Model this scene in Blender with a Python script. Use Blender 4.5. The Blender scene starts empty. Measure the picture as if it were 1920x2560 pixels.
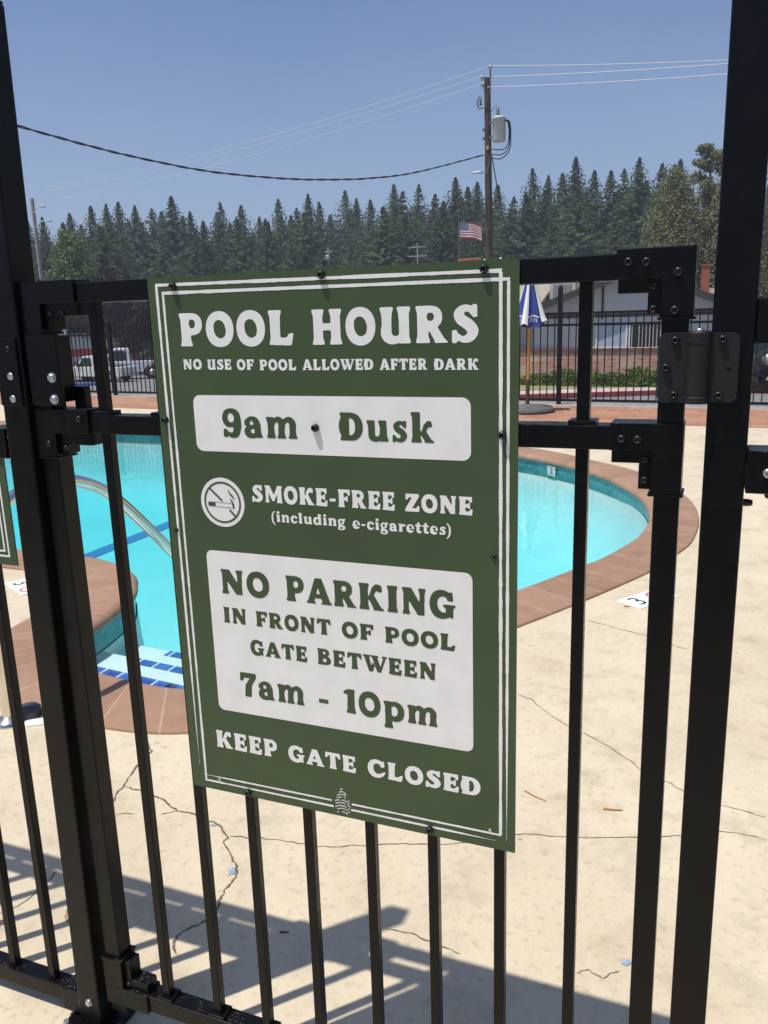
import bpy, bmesh, math, random
import numpy as np
from mathutils import Vector, Matrix
from mathutils.geometry import tessellate_polygon

random.seed(11)
SC = bpy.context.scene
COL = SC.collection
R = math.radians

# ------------------------------------------------------------------ camera
cam_d = bpy.data.cameras.new('camera')
cam_d.sensor_fit = 'VERTICAL'
cam_d.sensor_height = 24.0
cam_d.lens = 24.0 * 2071 / 2560
cam_d.clip_start = 0.02
cam_d.clip_end = 4000
cam = bpy.data.objects.new('camera', cam_d)
COL.objects.link(cam)
CAM = Vector((0.8699, -1.1496, 1.5028))
cam.matrix_world = Matrix(((0.92829, -0.05940, 0.36708, CAM.x),
                           (0.37066, 0.22714, -0.90057, CAM.y),
                           (-0.02989, 0.97205, 0.23287, CAM.z),
                           (0, 0, 0, 1)))
SC.camera = cam

# ------------------------------------------------------------------ sky and sun
SHADOW = Vector((0.235, 0.262, -1.0)).normalized()     # direction sunlight travels
SUN_EL = math.asin(-SHADOW.z)
SUN_AZ = math.atan2(-SHADOW.x, -SHADOW.y)              # clockwise from +Y
world = bpy.data.worlds.new('World')
SC.world = world
world.use_nodes = True
wn = world.node_tree
sky = wn.nodes.new('ShaderNodeTexSky')
sky.sky_type = 'NISHITA'
sky.sun_disc = False
sky.sun_elevation = SUN_EL
sky.sun_rotation = SUN_AZ
sky.altitude = 300
sky.air_density = 1.0
sky.dust_density = 1.9
sky.ozone_density = 3.0
bg = wn.nodes['Background']
bg.inputs['Strength'].default_value = 0.090
tint = wn.nodes.new('ShaderNodeMix'); tint.data_type = 'RGBA'; tint.blend_type = 'MULTIPLY'; tint.inputs[0].default_value = 1.0
tint.inputs[7].default_value = (.855, .905, 1.06, 1)
wn.links.new(sky.outputs[0], tint.inputs[6])
wtc = wn.nodes.new('ShaderNodeTexCoord'); wmp = wn.nodes.new('ShaderNodeMapping'); wmp.inputs['Scale'].default_value = (1.0, 1.0, 2.2)
wno = wn.nodes.new('ShaderNodeTexNoise'); wno.inputs['Scale'].default_value = 1.7; wno.inputs['Detail'].default_value = 5; wno.inputs['Roughness'].default_value = .55
wrp = wn.nodes.new('ShaderNodeMapRange'); wrp.inputs[1].default_value = .40; wrp.inputs[2].default_value = .72; wrp.inputs[4].default_value = .14
veil = wn.nodes.new('ShaderNodeMix'); veil.data_type = 'RGBA'; veil.inputs[7].default_value = (3.6, 4.65, 6.5, 1)
wn.links.new(wtc.outputs['Generated'], wmp.inputs[0]); wn.links.new(wmp.outputs[0], wno.inputs['Vector']); wn.links.new(wno.outputs['Fac'], wrp.inputs[0])
wsp = wn.nodes.new('ShaderNodeSeparateXYZ'); wn.links.new(wtc.outputs['Generated'], wsp.inputs[0])
whz = wn.nodes.new('ShaderNodeMapRange'); whz.inputs[1].default_value = .0; whz.inputs[2].default_value = .30; whz.inputs[3].default_value = .62; whz.inputs[4].default_value = 0
wn.links.new(wsp.outputs[2], whz.inputs[0])
wad = wn.nodes.new('ShaderNodeMath'); wad.operation = 'ADD'; wad.use_clamp = True
wn.links.new(wrp.outputs[0], wad.inputs[0]); wn.links.new(whz.outputs[0], wad.inputs[1]); wn.links.new(wad.outputs[0], veil.inputs[0]); wn.links.new(tint.outputs[2], veil.inputs[6]); wn.links.new(veil.outputs[2], bg.inputs['Color'])
sun_d = bpy.data.lights.new('sun', 'SUN')
sun_d.energy = 4.0
sun_d.angle = R(0.55)
sun_d.color = (1.0, 0.95, 0.87)
sun = bpy.data.objects.new('sun', sun_d)
sun.rotation_euler = SHADOW.to_track_quat('-Z', 'Y').to_euler()
sun.location = (-10, -12, 40)
COL.objects.link(sun)
SC.view_settings.view_transform = 'Standard'
SC.view_settings.look = 'None'
SC.view_settings.exposure = 0.24
SC.view_settings.gamma = 1.0
SC.view_settings.use_curve_mapping = False
SC.cycles.max_bounces = 8
SC.cycles.transparent_max_bounces = 16
SC.cycles.use_denoising = True

# ------------------------------------------------------------------ helpers
OFF = {}
def link(name, data, parent=None):
    o = bpy.data.objects.new(name, data)
    COL.objects.link(o)
    if parent is not None:
        o.parent = parent
    return o

def thing(name, label, cat, loc=(0, 0, 0), rotz=0.0, group=None):
    o = link(name, None)
    o.empty_display_size = 0.1
    o.location = loc
    o.rotation_euler = (0, 0, rotz)
    o['label'] = label
    o['category'] = cat
    if group:
        o['group'] = group
    OFF[o.name] = Vector(loc)
    return o

def tag(o, label=None, cat=None, group=None, kind=None):
    if label: o['label'] = label
    if cat: o['category'] = cat
    if group: o['group'] = group
    if kind: o['kind'] = kind
    return o

class MB:
    """collects shapes; build() links them as one mesh object"""
    def __init__(s): s.v = []; s.f = []; s.uv = None; s.sm = []
    def add(s, vs, fs, smooth=False):
        b = len(s.v); s.v += [tuple(p) for p in vs]
        s.f += [tuple(i + b for i in f) for f in fs]; s.sm += [smooth] * len(fs)
        return s
    def box(s, x0, x1, y0, y1, z0, z1, M=None):
        vs = [(x0,y0,z0),(x1,y0,z0),(x1,y1,z0),(x0,y1,z0),(x0,y0,z1),(x1,y0,z1),(x1,y1,z1),(x0,y1,z1)]
        if M is not None: vs = [M @ Vector(p) for p in vs]
        return s.add(vs, [(0,3,2,1),(4,5,6,7),(0,1,5,4),(1,2,6,5),(2,3,7,6),(3,0,4,7)])
    def tube(s, pts, r, seg=10, smooth=True, caps=True):
        pts = [Vector(p) for p in pts]; n = len(pts); rings = []
        rr = r if isinstance(r, (list, tuple)) else [r] * n
        up = None
        for i in range(n):
            t = (pts[min(i+1, n-1)] - pts[max(i-1, 0)]).normalized()
            if up is None:
                a = Vector((0,0,1)) if abs(t.z) < .9 else Vector((1,0,0))
                up = (a - t * a.dot(t)).normalized()
            else:
                up = (up - t * up.dot(t)).normalized()
            sd = t.cross(up)
            rings.append([pts[i] + (up * math.cos(2*math.pi*k/seg) + sd * math.sin(2*math.pi*k/seg)) * rr[i] for k in range(seg)])
        vs = [p for g in rings for p in g]
        fs = [(i*seg+k, i*seg+(k+1) % seg, (i+1)*seg+(k+1) % seg, (i+1)*seg+k) for i in range(n-1) for k in range(seg)]
        s.add(vs, fs, smooth)
        if caps:
            s.add(rings[0], [tuple(range(seg))][:1]); s.add(rings[-1], [tuple(reversed(range(seg)))])
        return s
    def lathe(s, prof, M=None, seg=20, smooth=True):
        vs = []; n = len(prof)
        for (r, z) in prof:
            for k in range(seg):
                a = 2*math.pi*k/seg; vs.append(Vector((r*math.cos(a), r*math.sin(a), z)))
        if M is not None: vs = [M @ p for p in vs]
        fs = [(i*seg+k, i*seg+(k+1) % seg, (i+1)*seg+(k+1) % seg, (i+1)*seg+k) for i in range(n-1) for k in range(seg)]
        return s.add(vs, fs, smooth)
    def prism(s, poly, h0, h1, M=None):
        """poly in xy, extruded in z"""
        n = len(poly)
        vs = [Vector((x, y, h0)) for x, y in poly] + [Vector((x, y, h1)) for x, y in poly]
        tri = tessellate_polygon([[Vector((x, y, 0)) for x, y in poly]])
        fs = [tuple(t) for t in tri] + [tuple(i + n for i in t) for t in tri]
        fs += [(i, (i+1) % n, (i+1) % n + n, i + n) for i in range(n)]
        if M is not None: vs = [M @ p for p in vs]
        return s.add(vs, fs)
    def quad(s, a, b, c, d): return s.add([a, b, c, d], [(0,1,2,3)])
    def build(s, name, m, parent=None, local=False, bevel=0, smooth=None):
        me = bpy.data.meshes.new(name)
        off = Vector((0,0,0))
        if parent is not None and not local: off = OFF.get(parent.name, off)
        me.from_pydata([tuple(Vector(p) - off) for p in s.v], [], s.f)
        me.polygons.foreach_set('use_smooth', [bool(x) if smooth is None else smooth for x in s.sm])
        if s.uv:
            l = me.uv_layers.new(name='UVMap')
            l.data.foreach_set('uv', [c for f in s.f for i in f for c in s.uv[i]])
        me.update()
        bm = bmesh.new(); bm.from_mesh(me); bmesh.ops.recalc_face_normals(bm, faces=bm.faces); bm.to_mesh(me); bm.free()
        me.materials.append(m)
        o = link(name, me, parent)
        if parent is not None: OFF[o.name] = off
        if bevel:
            md = o.modifiers.new('Bevel', 'BEVEL'); md.width = bevel; md.segments = 2; md.limit_method = 'ANGLE'
        return o

def bez(pts, n=8, closed=False):
    """Catmull-Rom through pts"""
    P = [Vector(p) for p in pts]; out = []; m = len(P)
    rng = range(m) if closed else range(m - 1)
    for i in rng:
        if closed: a, b, c, d = P[(i-1) % m], P[i], P[(i+1) % m], P[(i+2) % m]
        else: a, b, c, d = P[max(i-1, 0)], P[i], P[i+1], P[min(i+2, m-1)]
        for k in range(n):
            t = k / n
            out.append(.5*((2*b) + (c-a)*t + (2*a-5*b+4*c-d)*t*t + (3*b-a-3*c+d)*t**3))
    if not closed: out.append(P[-1])
    return out

# ------------------------------------------------------------------ materials
def mat(name, col, rough=.6, metal=0, noise=0, nscale=8, bump=0, bscale=60, spec=.5, col2=None, detail=4):
    m = bpy.data.materials.new(name); m.use_nodes = True
    nt = m.node_tree; p = nt.nodes['Principled BSDF']
    p.inputs['Base Color'].default_value = (*col, 1)
    p.inputs['Roughness'].default_value = rough
    p.inputs['Metallic'].default_value = metal
    p.inputs['Specular IOR Level'].default_value = spec
    tc = nt.nodes.new('ShaderNodeTexCoord')
    if noise or col2:
        n = nt.nodes.new('ShaderNodeTexNoise'); n.inputs['Scale'].default_value = nscale; n.inputs['Detail'].default_value = detail
        nt.links.new(tc.outputs['Object'], n.inputs['Vector'])
        mx = nt.nodes.new('ShaderNodeMix'); mx.data_type = 'RGBA'
        c2 = col2 if col2 else tuple(c * (1 - noise) for c in col)
        mx.inputs[6].default_value = (*col, 1); mx.inputs[7].default_value = (*c2, 1)
        rp = nt.nodes.new('ShaderNodeMapRange'); rp.inputs[1].default_value = .35; rp.inputs[2].default_value = .68
        nt.links.new(n.outputs['Fac'], rp.inputs[0]); nt.links.new(rp.outputs[0], mx.inputs[0])
        nt.links.new(mx.outputs[2], p.inputs['Base Color'])
    if bump:
        n2 = nt.nodes.new('ShaderNodeTexNoise'); n2.inputs['Scale'].default_value = bscale; n2.inputs['Detail'].default_value = 3
        nt.links.new(tc.outputs['Object'], n2.inputs['Vector'])
        b = nt.nodes.new('ShaderNodeBump'); b.inputs['Strength'].default_value = bump; b.inputs['Distance'].default_value = .01
        nt.links.new(n2.outputs['Fac'], b.inputs['Height']); nt.links.new(b.outputs[0], p.inputs['Normal'])
    return m

def nd(m): return m.node_tree.nodes, m.node_tree.links, m.node_tree.nodes['Principled BSDF']
def mixc(m, fac_socket, sock_a, c_b, sock_b=None):
    ns, ls, p = nd(m)
    mx = ns.new('ShaderNodeMix'); mx.data_type = 'RGBA'
    ls.new(fac_socket, mx.inputs[0])
    if isinstance(sock_a, tuple): mx.inputs[6].default_value = (*sock_a, 1)
    else: ls.new(sock_a, mx.inputs[6])
    if sock_b is not None: ls.new(sock_b, mx.inputs[7])
    else: mx.inputs[7].default_value = (*c_b, 1)
    return mx.outputs[2]
def rng(m, sock, a, b, lo=0, hi=1):
    ns, ls, p = nd(m)
    r = ns.new('ShaderNodeMapRange'); r.inputs[1].default_value = a; r.inputs[2].default_value = b
    r.inputs[3].default_value = lo; r.inputs[4].default_value = hi
    ls.new(sock, r.inputs[0]); return r.outputs[0]
def tex(m, kind, coord='Object', scale=5, **kw):
    ns, ls, p = nd(m)
    tc = ns.new('ShaderNodeTexCoord'); t = ns.new(kind)
    if 'Scale' in t.inputs: t.inputs['Scale'].default_value = scale
    for k, v in kw.items(): t.inputs[k].default_value = v
    ls.new(tc.outputs[coord], t.inputs['Vector']); return t

M = {}
M['black'] = mat('black_powder_coat', (.0030,.0030,.0036), .34, noise=.25, nscale=14, bump=.03, bscale=220, spec=.20)
_ns, _ls, _p = nd(M['black'])
_t = tex(M['black'], 'ShaderNodeTexNoise', scale=38, Detail=6)
_ls.new(rng(M['black'], _t.outputs['Fac'], .4, .75, .28, .46), _p.inputs['Roughness'])
_geo = _ns.new('ShaderNodeNewGeometry'); _sx = _ns.new('ShaderNodeSeparateXYZ'); _ls.new(_geo.outputs['Normal'], _sx.inputs[0])
_d = tex(M['black'], 'ShaderNodeTexNoise', scale=260, Detail=4); _d2 = tex(M['black'], 'ShaderNodeTexNoise', scale=11, Detail=4)
_m = _ns.new('ShaderNodeMath'); _m.operation = 'MULTIPLY'; _ls.new(rng(M['black'], _d.outputs['Fac'], .58, .70, 0, .45), _m.inputs[0]); _ls.new(rng(M['black'], _sx.outputs[2], .5, .9, .035, 1), _m.inputs[1])
_m2 = _ns.new('ShaderNodeMath'); _m2.operation = 'MULTIPLY'; _ls.new(_m.outputs[0], _m2.inputs[0]); _ls.new(rng(M['black'], _d2.outputs['Fac'], .42, .6), _m2.inputs[1])
_ls.new(mixc(M['black'], _m2.outputs[0], _p.inputs['Base Color'].links[0].from_socket, (.30,.28,.25)), _p.inputs['Base Color'])
M['black_old'] = mat('black_fence_paint', (.007,.007,.008), .5, spec=.3, noise=.3, nscale=5)
M['hinge_plastic'] = mat('grey_hinge_plastic', (.013,.013,.015), .55, bump=.05, bscale=500, spec=.3)
M['zinc'] = mat('zinc_bolt', (.62,.63,.64), .38, metal=.9, noise=.3, nscale=300)
M['bolt'] = mat('black_bolt', (.02,.02,.022), .3, metal=.3)
M['green'] = mat('sign_green', (.058,.090,.040), .42, noise=.12, nscale=7, spec=.30)
M['white'] = mat('sign_white', (.83,.82,.78), .45, noise=.07, nscale=22, spec=.4, detail=8)
M['alu'] = mat('sign_edge_aluminium', (.55,.56,.56), .4, metal=.8)
M['steel'] = mat('stainless_rail', (.72,.69,.62), .16, metal=1.0)
CRACKS=[[[-0.994,1.069],[-0.94,1.018],[-0.931,0.922],[-0.902,0.824],[-0.886,0.757],[-0.861,0.71]],[[-0.888,0.807],[-0.807,0.799],[-0.72,0.78],[-0.642,0.746],[-0.582,0.747],[-0.516,0.725]],[[-0.672,0.703],[-0.638,0.74]],[[-0.812,0.667],[-0.749,0.689]],[[-0.516,0.725],[-0.473,0.721],[-0.411,0.682],[-0.405,0.655],[-0.351,0.606],[-0.306,0.557],[-0.292,0.51],[-0.285,0.454],[-0.273,0.402],[-0.284,0.344],[-0.309,0.309],[-0.302,0.269],[-0.284,0.235]],[[-0.411,0.682],[-0.339,0.701],[-0.29,0.712],[-0.189,0.725],[-0.12,0.737],[-0.02,0.778],[0.043,0.8],[0.138,0.834],[0.25,0.879],[0.398,0.977],[0.534,1.013],[0.723,1.074],[0.841,1.127],[0.972,1.19],[1.076,1.192]],[[0.194,1.876],[0.264,1.836],[0.315,1.778],[0.376,1.727],[0.475,1.654],[0.556,1.602],[0.652,1.51],[0.702,1.458],[0.786,1.412],[0.837,1.38],[0.947,1.33],[1.081,1.3]],[[0.316,2.789],[0.461,2.728],[0.619,2.665],[0.739,2.586],[0.812,2.559]],[[0.642,0.501],[0.661,0.519],[0.687,0.517],[0.708,0.514],[0.735,0.55]],[[-0.801,0.195],[-0.781,0.239],[-0.778,0.318],[-0.785,0.387]],[[0.169,0.485],[0.247,0.492],[0.322,0.482],[0.372,0.472]],[[1.043,4.827],[1.138,4.806],[1.23,4.785]]]
CABLE=[(-16.35,16.97,6.49),(-16.21,19.12,6.4),(-15.95,21.24,6.33),(-15.08,23.67,6.2),(-13.86,26.13,6.2),(-13.07,28.21,6.35),(-12.08,30.29,6.58),(-11.08,32.81,7.05),(-9.27,36.51,8.09)]
TREES=[(-78.8,81.9,13.7),(-75.0,80.3,13.8),(-80.0,90.7,15.5),(-69.7,82.7,14.9),(-74.8,91.7,16.4),(-71.3,89.8,16.2),(-65.6,85.6,14.9),(-69.9,94.7,15.8),(-61.8,87.8,15.9),(-65.0,96.2,15.2),(-57.4,91.6,15.3),(-55.5,93.3,15.0),(-57.3,100.8,14.4),(-59.2,109.8,17.8),(-49.9,97.3,14.7),(-49.5,99.9,16.6),(-52.1,108.5,16.7),(-51.7,116.5,19.1),(-47.0,109.7,16.9),(-43.7,106.7,16.2),(-45.3,119.8,19.8),(-37.0,101.1,16.1),(-41.0,118.6,19.3),(-34.9,107.5,16.3),(-31.4,105.2,17.7),(-29.8,105.1,16.5),(-29.8,109.5,17.6),(-30.0,121.0,18.7),(-24.6,107.9,15.3),(-24.2,117.0,19.8),(-22.4,118.7,18.9),(-19.5,113.2,18.3),(-18.5,117.3,20.7),(-14.6,107.1,17.4),(-12.7,107.3,17.2),(-11.5,110.7,17.8),(-10.9,121.3,20.1),(-7.5,116.0,18.8),(-5.2,113.6,18.7),(-1.5,119.7,16.2),(1.8,116.8,16.2),(4.8,113.4,15.0),(8.4,124.1,17.1),(-88.4,84.0,14.7),(-83.7,74.3,14.4),(-91.7,76.2,15.6),(11.1,118.0,15.6),(15.0,125.3,15.6),(-78.5,63.8,10.4),(-74.5,61.5,11.6),(-82.9,70.8,9.9),(-79.3,68.8,8.8),(-70.5,63.3,9.5),(-74.0,68.0,10.6),(-79.6,74.9,8.7),(-63.3,61.2,7.3),(-77.8,78.4,12.0),(-72.1,74.6,9.8),(-59.6,63.6,8.8),(-68.6,74.4,9.2),(-70.0,78.3,9.6),(-63.4,72.3,9.1),(-56.5,68.1,10.6),(-58.8,72.3,11.9),(-66.8,83.9,12.7),(-67.2,87.4,12.7),(-65.0,88.2,12.5),(-53.0,73.0,9.2),(-56.0,80.7,8.9),(-52.0,77.5,9.8),(-52.3,79.8,11.8),(-54.7,87.4,10.2),(-52.8,87.6,12.8),(-54.2,93.6,11.7),(-46.6,83.9,11.7),(-46.9,86.2,9.1),(-40.8,78.2,8.8),(-40.2,79.6,9.2),(-37.3,78.1,8.1),(-46.2,99.1,10.1),(-43.2,98.5,10.1),(-39.3,93.9,10.2),(-34.8,88.8,12.9),(-40.0,103.0,13.9),(-32.1,88.5,11.9),(-34.6,98.5,12.3),(-30.8,94.1,10.2),(-28.5,91.0,13.1),(-29.0,100.7,10.2),(-27.6,99.6,10.1),(-27.3,105.0,12.7),(-23.3,96.7,10.3),(-21.7,99.6,11.8),(-21.2,103.9,12.1),(-16.5,90.0,10.2),(-18.9,108.8,11.0),(-14.1,91.9,13.5),(-13.4,96.6,12.2),(-13.1,108.9,13.2),(-9.8,88.7,10.0),(-8.7,91.3,11.5),(-8.5,106.6,15.7),(-7.0,105.8,13.1),(-6.1,108.5,11.0),(-3.1,98.2,10.7),(-2.2,88.9,10.4),(-0.1,98.0,11.4),(1.2,104.2,9.2),(1.7,87.5,8.7),(3.8,106.2,11.9),(4.7,110.3,13.0),(5.9,90.5,9.7),(6.9,87.0,7.9),(9.5,99.1,8.5),(11.6,110.0,11.9),(9.9,87.1,8.1),(11.4,92.0,10.6),(14.1,99.1,9.6),(-86.2,69.0,13.0),(-77.4,64.4,12.1),(-81.6,69.1,13.0),(-85.4,75.0,13.7),(-87.7,80.5,13.1),(-92.5,86.1,13.9),(-86.2,83.6,13.2),(-83.5,82.7,13.0),(-88.1,90.5,12.6),(-86.5,92.6,14.3),(-74.2,82.8,13.3),(-84.0,97.3,14.9),(-65.8,79.1,12.1),(-71.1,87.2,14.7),(-70.5,90.6,13.8),(-70.8,93.5,13.9),(-70.5,97.6,15.7),(-73.8,107.3,16.3),(-70.1,104.9,14.1),(-62.5,98.7,15.2),(-65.5,106.7,14.7),(-51.2,86.6,11.9),(-49.5,88.5,12.6),(-48.8,91.1,13.0),(-58.5,112.1,15.7),(-44.9,89.4,13.1),(-53.5,114.9,15.7),(-52.3,119.6,16.8),(-46.3,108.3,14.0),(-42.4,103.3,13.4),(-35.2,93.6,13.3),(-42.8,122.0,16.9),(-35.4,107.7,14.5),(-35.3,112.3,16.0),(-36.2,123.6,17.8),(-32.0,117.4,16.4),(-32.4,125.9,16.9),(-22.3,96.5,12.6),(-20.7,97.1,14.1),(-18.9,98.8,14.6),(-20.5,118.7,16.8),(-19.2,120.8,19.0),(-17.3,119.1,16.6),(-12.6,112.7,15.4),(-10.9,109.9,15.4),(-10.2,117.4,16.9),(-8.5,123.2,17.3),(-6.9,122.1,17.6),(-4.3,124.5,16.4),(-1.9,112.7,13.6),(0.7,109.2,12.7),(1.9,112.9,14.4),(4.5,109.6,12.4),(6.0,113.2,14.1),(7.4,115.6,13.3),(9.7,125.4,15.6),(11.7,124.2,14.0),(12.6,109.3,12.8),(15.3,123.4,13.2),(15.7,111.2,12.0)]
# ------------------------------------------------------------------ lettering: soft heavy serif drawn as shapes
NP = 96
class G:
    def __init__(s, w, y0=-.12, y1=1.14):
        s.x0 = -.12; s.y0 = y0; s.nx = int((w + .24) * NP); s.ny = int((y1 - y0) * NP)
        s.X, s.Y = np.meshgrid(s.x0 + (np.arange(s.nx) + .5) / NP, y0 + (np.arange(s.ny) + .5) / NP)
        s.m = np.zeros_like(s.X, bool)
    def pm(s, pts):
        X, Y = s.X, s.Y; ins = np.zeros_like(X, bool); n = len(pts)
        for i in range(n):
            (x1, y1), (x2, y2) = pts[i], pts[(i+1) % n]
            if y1 == y2: continue
            c = ((y1 > Y) != (y2 > Y)) & (X < (x2-x1) * (Y-y1) / (y2-y1) + x1); ins ^= c
        return ins
    def em(s, cx, cy, rx, ry, rot=0):
        c, sn = math.cos(rot), math.sin(rot); dx, dy = s.X-cx, s.Y-cy
        u, v = dx*c + dy*sn, -dx*sn + dy*c
        return (np.abs(u/rx)**2.15 + np.abs(v/ry)**2.15) < 1
    def km(s, pts, w):
        c = bez([(x, y, 0) for x, y in pts], 14); n = len(c); ww = np.interp(np.linspace(0,1,n), np.linspace(0,1,len(w)), w)
        m = np.zeros_like(s.X, bool)
        for p, r in zip(c, ww): m |= (s.X-p.x)**2 + (s.Y-p.y)**2 < (r/2)**2
        return m
    def P(s, *pts): s.m |= s.pm(pts); return s
    def p(s, *pts): s.m &= ~s.pm(pts); return s
    def E(s, *a): s.m |= s.em(*a); return s
    def e(s, *a): s.m &= ~s.em(*a); return s
    def K(s, pts, w): s.m |= s.km(pts, w); return s
    def st(s, x0, x1, y0, y1, f=.055, l=(1,1,1,1)):
        """flared stem; l switches the serifs: bottom left, bottom right, top right, top left"""
        a, b, c, d = [f*k for k in l]; h = min(.2, (y1-y0)*.28)
        return s.P((x0-a,y0),(x1+b,y0),(x1+b*.85,y0+.07),(x1+b*.15,y0+h),(x1+c*.15,y1-h),(x1+c*.85,y1-.07),(x1+c,y1),(x0-d,y1),(x0-d*.85,y1-.07),(x0-d*.15,y1-h),(x0-a*.15,y0+h),(x0-a*.85,y0+.07))
    def out(s, sg=2.0):
        k = np.exp(-.5*(np.arange(-7,8)/sg)**2); k /= k.sum()
        a = s.m.astype(float)
        a = np.apply_along_axis(lambda r: np.convolve(r, k, 'same'), 1, a)
        a = np.apply_along_axis(lambda r: np.convolve(r, k, 'same'), 0, a)
        return march(a, s.X[0], s.Y[:, 0])
def march(a, xs, ys, th=.5):
    V = []; F = []
    ins = a > th
    for j in range(a.shape[0]-1):
        full = ins[j,:-1] & ins[j,1:] & ins[j+1,:-1] & ins[j+1,1:]
        anyi = ins[j,:-1] | ins[j,1:] | ins[j+1,:-1] | ins[j+1,1:]
        i = 0; W = a.shape[1]-1
        while i < W:
            if not anyi[i]: i += 1; continue
            if full[i]:
                k = i
                while k < W and full[k]: k += 1
                b = len(V); V += [(xs[i],ys[j]),(xs[k],ys[j]),(xs[k],ys[j+1]),(xs[i],ys[j+1])]; F.append((b,b+1,b+2,b+3)); i = k; continue
            cs = [(xs[i],ys[j],a[j,i]),(xs[i+1],ys[j],a[j,i+1]),(xs[i+1],ys[j+1],a[j+1,i+1]),(xs[i],ys[j+1],a[j+1,i])]
            pl = []
            for q in range(4):
                A, B = cs[q], cs[(q+1) % 4]
                if A[2] > th: pl.append((A[0],A[1]))
                if (A[2] > th) != (B[2] > th):
                    t = (th-A[2])/(B[2]-A[2]); pl.append((A[0]+(B[0]-A[0])*t, A[1]+(B[1]-A[1])*t))
            if len(pl) >= 3:
                b = len(V); V += pl; F.append(tuple(range(b, b+len(pl))))
            i += 1
    return V, F

def gl_S(g, k=1, dx=0):
    f = lambda pts: [(dx+x*k, y*k) for x, y in pts]
    g.K(f([(.60,.78),(.50,.90),(.33,.89),(.23,.76),(.30,.61),(.48,.48),(.60,.31),(.52,.14),(.33,.09),(.17,.20)]), [.13*k,.17*k,.2*k,.26*k,.29*k,.30*k,.29*k,.24*k,.17*k,.13*k])
    g.P(*f([(.53,.93),(.62,1.02),(.71,1.0),(.72,.68),(.60,.66)])); g.P(*f([(.05,.0),(.05,.33),(.17,.35),(.24,.1),(.15,-.02)]))
def arch(g, x0, x1, top, wt):   # shoulder from stem x0 to right stem x1..x1+wt
    g.K([(x0, top-.26),(x0+.07, top-.12),((x0+x1+wt)/2, top-.075),(x1+wt*.5, top-.2),(x1+wt*.5, top-.36)], [.12,.15,.2,wt,wt])

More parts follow.
